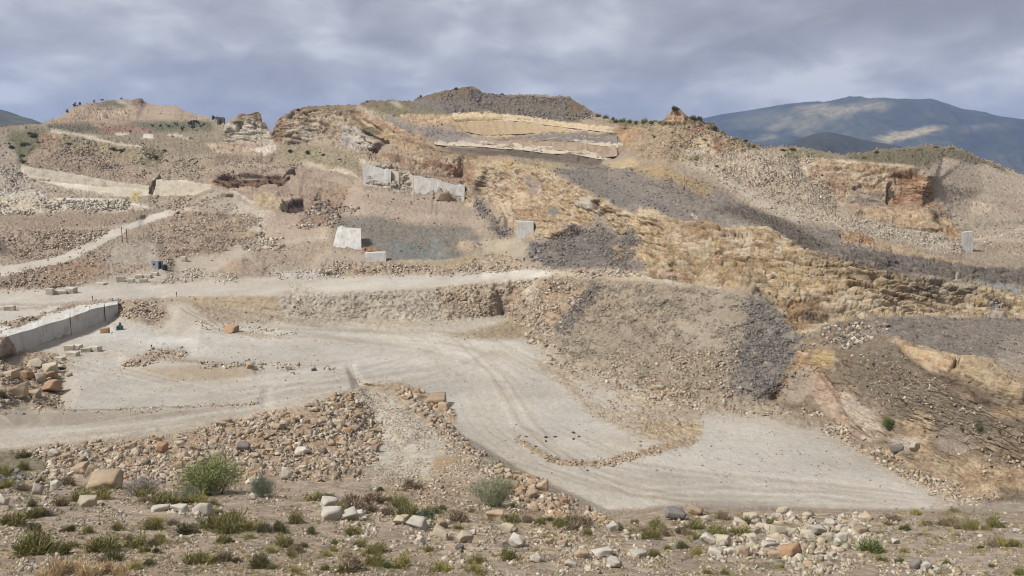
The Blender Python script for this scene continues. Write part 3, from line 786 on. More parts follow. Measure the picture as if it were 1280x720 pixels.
# --- mid left, banks, road
paint([(0,264),(160,266),(200,262),(212,264),(160,284),(120,284),(0,294)], (158,138,116), r=.55, c=.1, f=3)
stroke([(75,286),(130,286),(160,280)], 3, (196,182,160), r=.3, f=2)
paint([(0,290),(110,286),(140,287),(100,308),(64,322),(24,322),(0,320)], (164,144,124), r=.95, f=3)
paint([(0,298),(6,300),(18,318),(0,322)], (112,100,88), r=.5, c=.3, f=2)
stroke([(24,323),(64,324)], 3, (118,98,80), r=.5, f=1)
paint([(0,344),(30,338),(70,328),(118,308),(160,293),(190,295),(205,320),(215,336),(180,344),(120,352),(60,362),(0,372)], (162,144,124), r=.7, f=3)
paint([(60,334),(120,318),(130,340),(100,354),(50,360)], (158,132,108), r=.7, f=6)
paint([(150,300),(196,304),(208,316),(200,332),(160,332),(130,325)], (174,160,142), r=.4, f=4)
paint([(168,294),(188,280),(230,266),(290,264),(320,270),(332,296),(312,302),(280,312),(222,320),(212,336),(196,330),(204,310),(188,296)], (160,140,118), r=.95, c=.1, f=3)
stroke([(186,296),(200,302),(206,322)], (8,14), (120,108,96), r=.5, f=4, op=.85)
paint([(288,268),(306,268),(320,290),(310,296),(290,288)], (184,160,118), r=.3, c=.1, f=3)
paint([(280,262),(300,258),(330,290),(318,292),(300,272)], (194,182,162), r=.5, f=3)
paint([(222,312),(276,306),(278,314),(222,322)], (146,122,100), r=.8, f=2)
paint([(215,324),(275,318),(300,306),(405,288),(412,300),(340,306),(310,318),(330,330),(300,340),(262,352),(240,342),(218,338)], (190,176,155), c=0, r=.12, f=3)
paint([(330,296),(380,284),(415,288),(405,294),(340,304)], (178,158,136), c=0, r=.2, f=3)
paint([(300,308),(326,300),(350,298),(352,312),(318,316)], (150,136,118), r=.6, f=2); paint([(328,300),(345,298),(352,312),(332,314)], (178,158,122), r=.2, f=2)
paint([(268,342),(292,324),(310,322),(326,334),(300,346)], (170,148,124), r=.3, c=0, f=2)
paint([(218,340),(250,334),(258,348),(230,356),(200,352)], (172,160,142), r=.6, f=3)
paint([(330,338),(390,326),(412,330),(400,340),(350,345)], (168,152,132), r=.7, f=3)
paint([(340,340),(400,338),(440,345),(350,348)], (204,198,190), r=.7, f=3)
# haul road
paint([(0,363),(60,362),(140,354),(210,356),(262,350),(350,346),(400,346),(500,343),(600,340),(660,338),(700,340),(680,350),(640,352),(560,359),(470,365),(350,370),(210,372),(110,376),(60,380),(0,380)], (199,189,174), c=0, r=.06, g=0, f=2)
paint([(560,334),(640,334),(700,340),(680,346),(620,348),(560,350)], (206,198,184), c=0, r=.1, f=3, op=.8)
stroke([(690,341),(740,344),(800,350),(850,356),(930,366)], (5,4), (192,176,150), c=0, r=.1, f=2)
stroke([(790,346),(850,354),(900,360)], 3, (190,184,170), c=0, r=.2, f=1)
stroke([(0,340),(40,333),(80,324),(110,309),(150,289),(190,272),(222,265)], (14,6), (204,194,178), c=0, r=.06, f=1)
stroke([(205,264),(250,262)], 4, (196,182,160), c=0, r=.1, f=2)
paint([(100,356),(160,344),(215,340),(210,352),(140,358)], (186,174,156), c=0, r=.2, f=3)
# ground by the white bench
paint([(0,382),(80,382),(60,392),(20,402),(0,410)], (198,190,176), c=0, r=.06, f=2)
paint([(0,424),(16,421),(48,411),(88,399),(112,388),(147,382),(147,377),(100,381),(60,395),(20,408),(0,416)], (212,205,192), c=0, r=.05, f=1)
stroke([(0,416),(20,409),(50,398),(85,385),(95,383)], 3, (140,118,98), r=.9, f=1)
stroke([(0,386),(30,386),(60,384)], 3, (160,140,118), r=.6, f=2)
paint([(140,378),(190,378),(205,392),(195,400),(170,396),(150,400),(138,396)], (166,148,126), r=.9, f=3)
paint([(205,378),(240,380),(262,405),(290,410),(200,412),(215,395)], (196,184,166), r=.08, f=3)
# tan bank under the road
paint([(210,373),(280,371),(350,370),(356,374),(354,394),(300,388),(262,382)], (184,164,130), c=.2, r=.2, f=2)
paint([(300,376),(352,374),(352,394),(320,390)], (184,164,132), c=.25, r=.15, f=3)
paint([(346,372),(372,354),(400,366),(470,366),(560,360),(640,352),(640,396),(560,402),(480,404),(352,394)], (188,176,157), c=0, r=.6, f=3)
paint([(540,362),(640,352),(636,394),(560,400)], (180,162,136), r=.9, f=8)
paint([(620,356),(640,352),(646,380),(636,392),(622,380)], (194,182,162), r=.4, f=3)
stroke([(430,388),(470,385),(545,380)], 2, (140,120,98), r=.6, f=1, op=.7)
# scree
paint([(636,352),(700,346),(740,348),(850,357),(930,366),(960,376),(1004,424),(985,460),(966,500),(930,505),(850,500),(790,483),(740,464),(700,447),(662,425),(632,396)], (154,140,119), c=0, r=.8, g=0, f=3)
paint([(640,352),(700,347),(720,370),(690,420),(662,425),(634,396)], (172,150,122), r=1, f=5)
paint([(656,352),(672,352),(668,384),(656,372)], (186,174,154), r=.4, f=4)
paint([(736,350),(752,352),(734,382),(716,412),(700,420),(690,410),(716,378)], (128,117,106), r=.7, f=3)
paint([(715,352),(735,351),(710,380),(700,390)], (166,146,118), r=.4, f=3)
paint([(860,366),(932,368),(930,400),(915,440),(870,440),(840,400)], (160,146,126), r=.3, f=8)
paint([(934,366),(948,370),(1004,424),(984,462),(964,500),(912,490),(908,460),(924,430),(936,396)], (120,114,107), r=.8, f=8)
paint([(664,420),(720,446),(790,482),(850,500),(850,512),(780,500),(700,460)], (176,160,134), r=.9, f=4)
# dark scree under the cliff
paint([(662,318),(690,296),(706,296),(716,280),(735,290),(752,278),(768,292),(776,300),(794,284),(797,300),(786,322),(788,342),(740,341),(690,334)], (112,105,99), r=.85, c=.1, f=5)
paint([(716,282),(744,294),(752,320),(740,338),(718,320)], (116,108,104), r=.4, f=5)
paint([(664,302),(690,310),(700,330),(684,332),(664,320)], (128,118,106), r=1, f=4)
paint([(768,308),(792,310),(788,326),(770,322)], (182,148,98), c=.7, f=2)
# windrow
paint([(396,340),(420,326),(480,330),(560,336),(590,322),(620,316),(645,324),(660,334),(600,341),(500,344),(420,346)], (176,156,130), r=1, c=0, f=2)
paint([(535,330),(590,320),(600,330),(560,336)], (176,156,120), r=.4, f=2)
paint([(705,338),(770,336),(806,340),(808,348),(740,346)], (190,170,142), r=1, f=2)
# --- pit floor
paint([(0,470),(80,470),(100,432),(130,412),(200,410),(262,406),(340,404),(420,404),(480,406),(560,402),(632,398),(660,426),(700,448),(740,466),(800,486),(860,512),(960,512),(1030,534),(1080,562),(1150,602),(1215,630),(1240,640),(1160,640),(830,632),(745,640),(690,610),(640,585),(590,556),(545,524),(500,484),(450,480),(440,492),(380,508),(300,525),(200,546),(100,553),(30,560),(0,566)], (192,184,171), c=0, r=.10, g=0, f=4)
paint([(30,452),(16,440),(48,430),(86,422),(112,404),(147,396),(190,408),(160,440),(110,452),(84,450)], (193,184,170), c=0, r=.12, f=2)
paint([(86,436),(130,408),(180,416),(250,424),(262,438),(120,440)], (202,197,187), f=4)
paint([(420,410),(560,404),(622,392),(634,392),(600,406),(560,424),(470,430),(420,425)], (198,190,174), f=8)
paint([(545,420),(640,404),(700,420),(660,424),(580,424)], (172,155,128), r=.3, f=5)
paint([(585,422),(630,402),(650,396),(662,412),(660,424),(600,426)], (160,142,114), r=.5, f=4)
paint([(160,462),(230,456),(310,457),(330,466),(280,478),(220,478)], (178,160,136), f=6)
stroke([(160,452),(200,449),(240,452),(310,458)], 3, (160,140,114), r=.6, f=2)
paint([(150,456),(190,438),(228,436),(234,444),(170,456)], (170,152,130), r=.9, f=3)
paint([(0,516),(80,514),(200,514),(330,506),(220,522),(130,532),(0,540)], (166,154,137), r=.1, f=3)
stroke([(75,513),(150,512),(230,509),(320,504)], 2, (160,144,118), r=.6, f=1)
paint([(0,545),(130,534),(240,522),(340,508),(300,526),(200,544),(60,556),(0,560)], (192,184,170), r=.1, f=3)
paint([(590,500),(640,490),(680,540),(760,590),(900,610),(1000,626),(760,632),(660,585),(600,545)], (190,181,166), f=10)
for k, off in enumerate((0, 5, 11, 15)):
    stroke([(560 + off, 420), (610 + off * 1.5, 470), (640 + off * 2, 530), (700 + off * 2, 575 + off), (790, 605 + off), (900, 622 + off * .6)], (1.5, 3), (164, 149, 128) if k % 2 else (208, 201, 190), f=2, op=.8)
for k in range(4):
    stroke([(225 + k * 9, 384), (250 + k * 9, 400), (272 + k * 8, 412), (330 + k * 12, 424)], 1.6, (164, 149, 128), f=1, op=.85)
    stroke([(300, 384 + k * 5), (400, 402 + k * 6), (520, 412 + k * 8), (640, 440 + k * 9)], 2, (166, 151, 130) if k % 2 else (208, 201, 190), f=2, op=.75)
    stroke([(100, 470 + k * 9), (220, 486 + k * 6), (400, 486 + k * 3), (560, 470 + k * 8)], 2, (170, 156, 136), f=3, op=.65)
stroke([(0,546),(120,538),(260,522)], 2, (176,164,146), f=2, op=.6); stroke([(0,553),(150,540),(300,518)], 2, (176,164,146), f=2, op=.6)
for k in range(6):
    stroke([(780 + k * 10, 612 + k * 3), (920, 604 + k * 5), (1040, 612 + k * 4), (1150, 628 + k * 2)], 1.8, (166, 153, 134) if k % 2 else (206, 199, 187), f=2, op=.7)
paint([(700,455),(760,480),(850,505),(880,515),(870,560),(800,548),(740,520),(700,480),(660,450)], (180,164,140), r=.6, f=6)
paint([(715,475),(770,490),(800,512),(780,515),(730,500)], (188,178,162), r=.3, f=4)
paint([(800,525),(880,528),(880,545),(810,550)], (180,158,124), r=.8, f=4)
paint([(645,545),(690,572),(745,578),(830,553),(870,545),(872,552),(800,572),(745,584),(690,578),(650,556)], (170,148,118), r=.8, f=2)
paint([(680,550),(760,540),(810,556),(750,574),(695,568)], (194,186,171), f=5)
paint([(890,530),(980,525),(1040,560),(1000,590),(900,590),(860,565)], (192,184,171), f=12)
paint([(850,503),(960,504),(1030,530),(1010,536),(940,515),(860,516)], (166,150,128), r=.9, f=4)
# mound at the left edge
paint([(0,420),(20,432),(40,440),(70,442),(84,455),(80,480),(75,512),(0,522)], (166,146,122), r=.8, c=0, f=4)
paint([(0,424),(22,438),(28,456),(0,462)], (164,146,122), r=.4, f=4); paint([(0,490),(30,500),(40,512),(0,514)], (160,146,126), r=.4, f=4)
# gravel fill
paint([(440,490),(462,480),(500,486),(545,524),(590,557),(640,588),(690,613),(745,641),(700,655),(560,640),(470,615),(450,600),(475,560),(470,520)], (182,166,142), r=.75, c=0, g=0, f=4)
paint([(440,490),(470,484),(520,520),(570,560),(580,590),(500,596),(455,585),(475,545),(466,520)], (192,182,164), r=.45, f=5)
paint([(545,570),(580,572),(590,590),(560,600),(540,596)], (176,150,112), r=.3, f=5)
stroke([(450,481),(500,484),(530,495),(566,520),(560,540)], (6,14), (170,144,112), r=.9, f=3)
# rubble heap
paint([(30,563),(100,553),(200,546),(300,524),(380,508),(436,490),(466,520),(475,556),(450,600),(330,606),(200,603),(90,598),(20,580)], (172,148,120), r=1, c=0, f=3)
# dust and fines along the edge of the floor
for pts in ([(662,428),(740,468),(800,490),(860,516),(960,516),(1030,538),(1080,566),(1150,604),(1215,632)], [(80,512),(84,470),(100,440)], [(440,486),(500,482),(545,520),(590,553),(640,584),(690,610),(745,638)], [(0,562),(100,551),(200,543),(300,522),(380,505),(440,488)], [(262,384),(350,398),(480,406),(560,404),(632,398)]):
    stroke(pts, 16, (172,156,132), r=.4, f=14, op=.6)
# --- the near hillside
paint([(0,566),(30,566),(90,598),(330,604),(450,602),(560,638),(700,656),(745,642),(800,641),(870,633),(1160,639),(1280,634),(1280,1020),(0,1020)], (172,153,132), r=.6, c=0, g=.14, f=4)
paint([(0,566),(40,566),(80,590),(60,604),(0,600)], (140,126,104), r=.5, g=.4, f=4)
paint([(0,582),(28,586),(26,606),(0,612)], (112,108,104), r=.8, f=3)
paint([(480,600),(600,600),(690,632),(745,642),(700,655),(580,640),(480,620)], (166,146,120), r=.9, f=5)
paint([(560,650),(800,660),(820,690),(720,720),(560,700)], (178,158,134), r=.8, f=8)
paint([(880,664),(960,640),(1080,642),(1100,664),(1060,700),(1000,720),(880,700)], (172,156,132), r=1, f=5)
paint([(1100,655),(1280,650),(1280,720),(1120,720)], (172,154,136), r=.5, f=8)
paint([(1160,630),(1240,620),(1280,612),(1280,640),(1200,642)], (176,162,142), r=.7, f=4)
paint([(30,685),(160,680),(280,690),(420,720),(0,720),(0,700)], (174,152,126), r=.5, g=.2, f=8)
# --- spur
paint([(966,500),(985,460),(1004,426),(1035,405),(1062,399),(1110,412),(1125,428),(1145,443),(1180,452),(1230,470),(1280,494),(1280,620),(1240,628),(1200,612),(1150,590),(1090,556),(1050,532),(1000,512)], (146,128,106), c=.85, r=.3, g=.1, f=2)
paint([(1062,399),(1130,397),(1280,401),(1280,450),(1230,450),(1170,445),(1125,428),(1100,415)], (126,117,108), c=0, r=.6, g=.08, f=2)
paint([(1255,420),(1280,415),(1280,470),(1240,455)], (148,136,122), r=.6, f=5)
stroke([(1118,424),(1145,440),(1180,452),(1230,468),(1280,492)], (10,30), (186,160,126), c=.9, r=.1, f=2)
paint([(1122,430),(1150,440),(1200,452),(1180,464),(1160,466),(1135,448)], (196,160,118), c=.8, r=.1, f=2)
paint([(1196,452),(1240,454),(1262,480),(1280,488),(1280,506),(1240,492),(1210,474)], (184,158,122), c=.7, r=.1, f=3)
stroke([(1196,454),(1186,466)], 2, (112,98,74), g=.5, f=1)
stroke([(1180,476),(1220,496),(1280,530)], (6,12), (120,100,84), c=.6, r=.2, f=3)
paint([(1190,488),(1210,492),(1220,500),(1196,498)], (188,154,116), c=.8, f=2)
paint([(1240,510),(1280,528),(1280,546),(1250,534)], (178,148,114), c=.8, f=3)
paint([(960,500),(985,462),(1000,440),(1018,436),(1012,462),(990,490),(972,500)], (178,142,104), c=.9, r=.1, f=2)
paint([(985,470),(1015,455),(1030,480),(1000,505),(975,500)], (174,156,136), c=.4, r=.4, f=4)
paint([(1020,440),(1050,436),(1040,460),(1016,462)], (184,158,112), c=.8, r=.3, f=3)
paint([(1014,468),(1026,462),(1040,484),(1070,500),(1100,525),(1104,548),(1088,552),(1050,530),(1020,500)], (188,160,138), c=.85, r=.1, f=3)
paint([(1050,492),(1066,494),(1100,522),(1104,540),(1085,545),(1060,520)], (200,180,164), c=.7, r=.2, f=3)
stroke([(1024,464),(1040,486),(1052,506)], 5, (172,138,112), c=.8, f=2)
paint([(1040,404),(1106,402),(1110,414),(1060,440),(1036,440),(1030,420)], (138,120,104), c=.5, r=.9, f=3)
paint([(1070,425),(1120,430),(1170,470),(1240,520),(1280,540),(1280,570),(1200,540),(1130,530),(1090,500),(1060,470)], (130,116,99), c=.5, r=.45, g=.15, f=6)
paint([(1128,530),(1150,512),(1166,524),(1160,560),(1175,575),(1220,575),(1240,585),(1280,600),(1280,612),(1200,612),(1150,580)], (176,148,114), c=.85, r=.2, f=4)
paint([(1160,540),(1200,530),(1230,560),(1200,570),(1170,560)], (150,136,120), r=.5, c=.2, f=5)
paint([(1110,548),(1146,545),(1150,562),(1122,566)], (196,180,164), c=.5, r=.5, f=3)
paint([(1085,556),(1110,560),(1160,592),(1210,612),(1240,600),(1250,622),(1215,630),(1150,602),(1090,572)], (170,148,118), r=1, c=.1, f=4)

# ledges, recesses and cracks
relief_line([(896,316),(912,322),(930,326),(960,328),(990,336),(1020,344),(1060,354),(1100,364),(1110,378),(1130,388)], 2.5, -1.6)
relief([(896,316),(960,327),(1020,343),(1100,363),(1130,387),(1130,396),(1062,398),(1000,396),(960,376),(900,350)], .9, 2)
relief_line([(800,300),(830,308),(862,312),(892,315)], 2, -1.0)
relief_line([(930,350),(960,352),(985,350)], 2, -1.0); relief_line([(1000,378),(1040,392),(1070,394)], 2, -1.2)
relief([(800,258),(840,274),(900,284),(900,292),(840,288),(800,276)], 1.2, 2)
relief([(850,281),(880,279),(888,300),(880,344),(866,344),(858,310)], -1.3, 4)
for k in range(9): relief_line([(610 + k * 10, 206 + k * 2), (606 + k * 9, 240), (626 + k * 6, 285)], 4, (-1.6, 1.2, -1.2)[k % 3], 3)
relief([(650,222),(660,218),(656,250),(648,290),(640,280)], 2.2, 4); relief([(664,222),(676,222),(680,256),(664,258)], -2.2, 3); relief_line([(662,216),(654,240),(650,262),(644,292)], 3, -1.8)
relief([(742,250),(754,252),(752,264),(742,262)], -3, 2); relief([(726,246),(768,252),(764,262),(752,270),(748,266),(726,258)], 1.2, 2)
relief([(357,252),(382,247),(383,262),(368,266),(354,264)], -5, 2); relief([(318,243),(350,246),(356,252),(354,264),(338,266),(318,254)], 1.5, 2)
relief([(272,222),(290,215),(330,218),(356,222),(354,231),(290,233),(270,230)], -3.5, 2)
relief([(30,208),(90,217),(140,227),(188,233),(188,236),(140,231),(90,222),(30,213)], .2, 1); relief_line([(34,223),(90,228),(140,231)], 2.5, -1.8); relief_line([(188,242),(192,232),(202,220)], 4, -3, 1)
relief([(194,223),(230,226),(266,231),(264,236),(244,245),(190,245),(192,236)], .2, 1)
relief([(565,142),(648,145),(700,152),(770,160),(768,164),(700,157),(640,149),(568,149)], .6, 1); relief_line([(566,153),(600,151),(648,151)], 1.5, -1.2)
relief([(570,176),(620,173),(660,170),(700,165),(770,167),(776,174),(700,173),(640,175)], -1.0, 1); relief_line([(600,179),(620,181),(650,182),(700,188),(758,196)], 4, .5); relief_line([(716,175),(740,178),(778,182)], 3, .5)
relief([(600,184),(650,186),(700,192),(754,200),(752,207),(700,203),(640,196),(560,192)], -.8, 2)
relief_line([(495,214),(499,236)], 5, -2, 2); relief_line([(516,216),(518,238)], 3, -2, 1)
relief([(1112,228),(1118,228),(1114,254),(1108,254)], -3, 2); relief([(1120,216),(1150,212),(1160,220),(1140,228),(1122,230)], -2, 2)
relief_line([(1105,283),(1140,286),(1165,288),(1182,287)], 3, -2.5); relief([(1060,266),(1100,262),(1160,264),(1176,270),(1160,276),(1100,274)], 1.5, 2)

for k in range(0): relief_line([(690 + k * 60, 214 + k * 12), (760 + k * 60, 232 + k * 12), (800 + k * 60, 250 + k * 10)], 6, (-.8, .8)[k % 2], 5)
relief([(1122,430),(1150,440),(1200,452),(1180,464),(1160,466),(1135,448)], .6, 3); relief([(1196,452),(1240,454),(1262,480),(1280,488),(1280,506),(1240,492),(1210,474)], 1.2, 3)
relief_line([(1196,454),(1186,466)], 3, -1.4, 1); relief_line([(1120,440),(1150,466),(1200,486),(1240,510),(1280,532)], 5, -.5, 4)
relief_line([(1024,464),(1040,486),(1052,506)], 5, -1.0, 2); relief([(1050,492),(1066,494),(1100,522),(1104,540),(1085,545),(1060,520)], 1.0, 3)
for k in range(0): relief_line([(1060 + k * 34, 440 + k * 10), (1080 + k * 32, 500 + k * 10), (1100 + k * 28, 545 + k * 10)], 8, (-.9, .7)[k % 2], 5)
relief([(297,155),(303,155),(301,165),(297,164)], -2.5, 1); relief_line([(318,154),(320,162)], 3, -2, 1)
for pts in ([(70,190),(120,194),(190,205)], [(80,204),(140,212),(186,222)], [(210,202),(260,206),(300,205)], [(270,200),(340,204)], [(330,212),(400,222),(440,230)], [(300,240),(350,240),(410,246)], [(372,204),(420,213),(448,221)], [(250,212),(300,208),(350,210)]):
    relief_line(pts, 3, -1.6, 2); relief_line([(u, v - 4) for u, v in pts], 4, 1.0, 2)
for pts in ([(470,141),(515,164),(560,183)], [(455,152),(490,168),(540,190)], [(450,165),(500,184),(560,198)], [(520,200),(560,212),(590,228)], [(480,196),(520,208)]):
    relief_line(pts, 3, -1.8, 2); relief_line([(u, v - 4) for u, v in pts], 4, 1.2, 2)

apply(box_blur(poly_mask([(565,141),(700,150),(782,162),(782,196),(756,210),(640,197),(560,194),(530,184),(566,168)]), 3), None, .32, .1, None, 1)

# broken bedding ledges across the ochre cliff
rl = random.Random(8)
for off in (-26, -17, -8, 9, 17, 26, 35, 44):
    u = 790 + rl.uniform(0, 60)
    while u < 1250:
        n = rl.uniform(30, 110)
        pts = [(x, 300 + (x - 800) * (.14 + .00022 * (x - 800)) + off + rl.uniform(-2, 2)) for x in np.linspace(u, u + n, 6)]
        relief_line(pts, rl.uniform(1.6, 3), -rl.uniform(.7, 1.5), 1); relief_line([(a, b_ + 3.5) for a, b_ in pts], 3, .6, 2)
        stroke(pts, 1.1, (118,96,72), c=.9, f=1, op=rl.uniform(.4, .8))
        u += n + rl.uniform(5, 60)
for k in range(26):
    u = rl.uniform(640, 1230); v0 = 225 + max(0, u - 640) * .25 if u < 800 else 285 + (u - 800) * .14
    ln = rl.uniform(12, 34)
    stroke([(u, v0), (u + rl.uniform(-3, 1), v0 + ln)], (2.5, 1.2), rl.choice(((208,188,158), (140,112,84), (206,184,150), (150,128,106))), c=1, f=1, op=rl.uniform(.4, .75))

for k in range(46):
    base = ([(560,420),(610,470),(640,530),(700,575),(790,605),(900,622),(1040,626)], [(250,392),(300,410),(420,416),(540,424),(640,436),(700,470)], [(0,548),(130,538),(280,516),(400,492),(520,462),(600,430)], [(120,462),(240,490),(400,478),(540,456)], [(700,540),(800,585),(900,600),(1050,612),(1150,625)])[k % 5]
    ou, ov = rl.uniform(-60, 60), rl.uniform(-12, 12)
    pts = [(u + ou + rl.uniform(-5, 5), v + ov + rl.uniform(-2, 2)) for u, v in base]
    m_ = box_blur(poly_mask([(0,440),(86,436),(150,412),(262,408),(420,404),(632,398),(660,430),(740,468),(800,490),(860,516),(960,516),(1030,540),(1080,568),(1210,632),(830,630),(745,636),(640,582),(545,520),(500,482),(440,486),(300,522),(200,543),(0,562)]), 2)
    up = [(a, b_ - .6) for a, b_ in pts]; dn = [(a, b_ + .6) for a, b_ in pts]
    apply(box_blur(poly_mask(up + dn[::-1]), 1) * m_, rl.choice(((166,151,130), (208,201,189), (158,142,120))), None, None, None, rl.uniform(.35, .75))
# ------------------------------------------------------------------ terrain sheet
def terrain_material():
    m, t, b = new_mat('quarry_ground')
    l = t.links.new
    col = N(t, 'ShaderNodeVertexColor', layer_name='Col')
    aux = N(t, 'ShaderNodeVertexColor', layer_name='Aux')
    sx = N(t, 'ShaderNodeSeparateColor'); l(aux.outputs[0], sx.inputs[0])
    c, r, g = sx.outputs[0], sx.outputs[1], sx.outputs[2]
    tc = N(t, 'ShaderNodeTexCoord')
    P = tc.outputs['Object']
    def noise(scale, detail=4, rough=.6, vec=P, dist=0):
        n = N(t, 'ShaderNodeTexNoise', i_Scale=scale, i_Detail=detail, i_Roughness=rough, i_Distortion=dist)
        l(vec, n.inputs['Vector']); return n.outputs['Fac']
    def mapped(s, rot=(0, 0, 0)):
        mm = N(t, 'ShaderNodeMapping'); mm.inputs['Scale'].default_value = s; mm.inputs['Rotation'].default_value = rot
        l(P, mm.inputs[0]); return mm.outputs[0]
    def rng(x, a, b_, lo, hi):
        n = N(t, 'ShaderNodeMapRange'); l(x, n.inputs[0])
        for i, q in enumerate((a, b_, lo, hi)):
            if isinstance(q, (int, float)): n.inputs[i + 1].default_value = q
            else: l(q, n.inputs[i + 1])
        return n.outputs[0]
    def mixf(f, a, b_):       # a + f*(b-a)
        n = N(t, 'ShaderNodeMix', data_type='FLOAT')
        for i, q in ((0, f), (2, a), (3, b_)):
            if isinstance(q, (int, float)): n.inputs[i].default_value = q
            else: l(q, n.inputs[i])
        return n.outputs[0]
    def tint(base, fac, color, mode='MIX'):
        n = N(t, 'ShaderNodeMix', data_type='RGBA', blend_type=mode)
        if isinstance(fac, (int, float)): n.inputs[0].default_value = fac
        else: l(fac, n.inputs[0])
        l(base, n.inputs[6])
        if isinstance(color, tuple): n.inputs[7].default_value = (*color, 1)
        else: l(color, n.inputs[7])
        return n.outputs[2]
    broad = rng(noise(.06, 7, .68), .3, .7, .84, 1.16)
    fine = rng(noise(.8, 6, .78), .3, .7, mixf(r, .93, .72), mixf(r, 1.07, 1.26))
    peb = rng(noise(7.0, 3, .7), .3, .7, .86, 1.14)
    # cliffs: bedding lines, upright drill and water streaks, broken rock
    strata = rng(noise(1.0, 5, .65, mapped((.05, .05, .55), (R(8), R(-6), 0)), .6), .32, .68, .84, 1.16)
    streak = rng(noise(1.0, 4, .65, mapped((.5, .5, .1))), .3, .7, .86, 1.14)
    crack = rng(noise(.5, 6, .75, P, .8), .38, .52, .74, 1.05)
    cl = math_(t, 'MULTIPLY', math_(t, 'MULTIPLY', strata, streak), crack)
    def lines(vec, wdt, dark):      # thin dark joints
        n = noise(1.0, 4, .62, vec, .5)
        return rng(math_(t, 'ABSOLUTE', math_(t, 'SUBTRACT', n, .5)), 0, wdt, dark, 1.0)
    cl = math_(t, 'MULTIPLY', cl, lines(mapped((.10, .10, .8), (R(8), R(-6), 0)), .022, .50))
    cl = math_(t, 'MULTIPLY', cl, lines(mapped((.4, .4, .14)), .018, .68))
    # rubble: stones of different shade
    vor = N(t, 'ShaderNodeTexVoronoi', i_Scale=1.05, i_Randomness=1.0); l(P, vor.inputs['Vector'])
    sv = N(t, 'ShaderNodeSeparateColor'); l(vor.outputs['Color'], sv.inputs[0])
    vor2 = N(t, 'ShaderNodeTexVoronoi', i_Scale=3.1, i_Randomness=1.0); l(P, vor2.inputs['Vector'])
    sv2 = N(t, 'ShaderNodeSeparateColor'); l(vor2.outputs['Color'], sv2.inputs[0])
    rb = math_(t, 'MULTIPLY', rng(sv.outputs[0], 0, 1, .74, 1.24), rng(sv2.outputs[0], 0, 1, .80, 1.18))
    grit = rng(noise(2.4, 4, .8), .33, .67, mixf(r, .95, .74), mixf(r, 1.05, 1.24))
    val = math_(t, 'MULTIPLY', math_(t, 'MULTIPLY', math_(t, 'MULTIPLY', broad, fine), peb), grit)
    val = math_(t, 'MULTIPLY', val, mixf(c, 1.0, cl))
    vor3 = N(t, 'ShaderNodeTexVoronoi', i_Scale=9.0, i_Randomness=1.0); l(P, vor3.inputs['Vector'])
    sv3 = N(t, 'ShaderNodeSeparateColor'); l(vor3.outputs['Color'], sv3.inputs[0])
    rb = math_(t, 'MULTIPLY', rb, rng(sv3.outputs[0], 0, 1, .78, 1.22))
    val = math_(t, 'MULTIPLY', val, mixf(r, 1.0, rb))
    vc = N(t, 'ShaderNodeCombineColor')
    for i in range(3): l(val, vc.inputs[i])
    out = tint(col.outputs[0], 1.0, vc.outputs[0], 'MULTIPLY')
    # iron staining and pale calcite on bare rock
    rust = math_(t, 'MULTIPLY', rng(noise(.13, 6, .7, P, 1.0), .52, .68, 0, .55), c)
    out = tint(out, rust, (1.04, .89, .74), 'MULTIPLY')
    pale = math_(t, 'MULTIPLY', rng(noise(.21, 6, .7, mapped((1, 1, .45)), 1.2), .47, .62, 0, .75), c)
    scol = N(t, 'ShaderNodeSeparateColor'); l(col.outputs[0], scol.inputs[0])
    lumi = rng(scol.outputs[0], .17, .30, 0, 1)
    out = tint(out, math_(t, 'MULTIPLY', pale, lumi), tuple(alb((206, 190, 164))))
    grey = math_(t, 'MULTIPLY', rng(sv.outputs[1], .72, .74, 0, .4), r)
    out = tint(out, grey, tuple(alb((176, 164, 150))))
    och = math_(t, 'MULTIPLY', rng(sv2.outputs[1], .78, .8, 0, .35), r)
    out = tint(out, och, tuple(alb((188, 148, 104))))
    # dry scrub growing in patches
    sc1 = math_(t, 'MULTIPLY', rng(noise(.42, 5, .72, P, .4), .46, .56, 0, 1), rng(noise(1.6, 3, .6), .4, .56, .35, 1))
    veg = math_(t, 'MULTIPLY', sc1, math_(t, 'MINIMUM', math_(t, 'MULTIPLY', g, 1.25), .92))
    vcol = ramp(t, [(.3, (.040, .044, .022)), (.55, (.075, .076, .036)), (.75, (.12, .108, .058))]); l(noise(.33, 4), vcol.inputs[0])
    out = tint(out, veg, vcol.outputs[0])
    l(out, b.inputs['Base Color'])
    bh = math_(t, 'ADD', math_(t, 'MULTIPLY', noise(1.3, 6, .75), math_(t, 'ADD', .35, math_(t, 'MULTIPLY', c, .25))),
               math_(t, 'MULTIPLY', math_(t, 'SUBTRACT', 1.0, vor.outputs['Distance']), math_(t, 'MULTIPLY', r, .55)))
    bh = math_(t, 'ADD', bh, math_(t, 'MULTIPLY', noise(9, 3, .7), .06))
    bp = N(t, 'ShaderNodeBump', i_Strength=.75, i_Distance=.6); l(bh, bp.inputs['Height'])
    l(bp.outputs[0], b.inputs['Normal'])
    return m


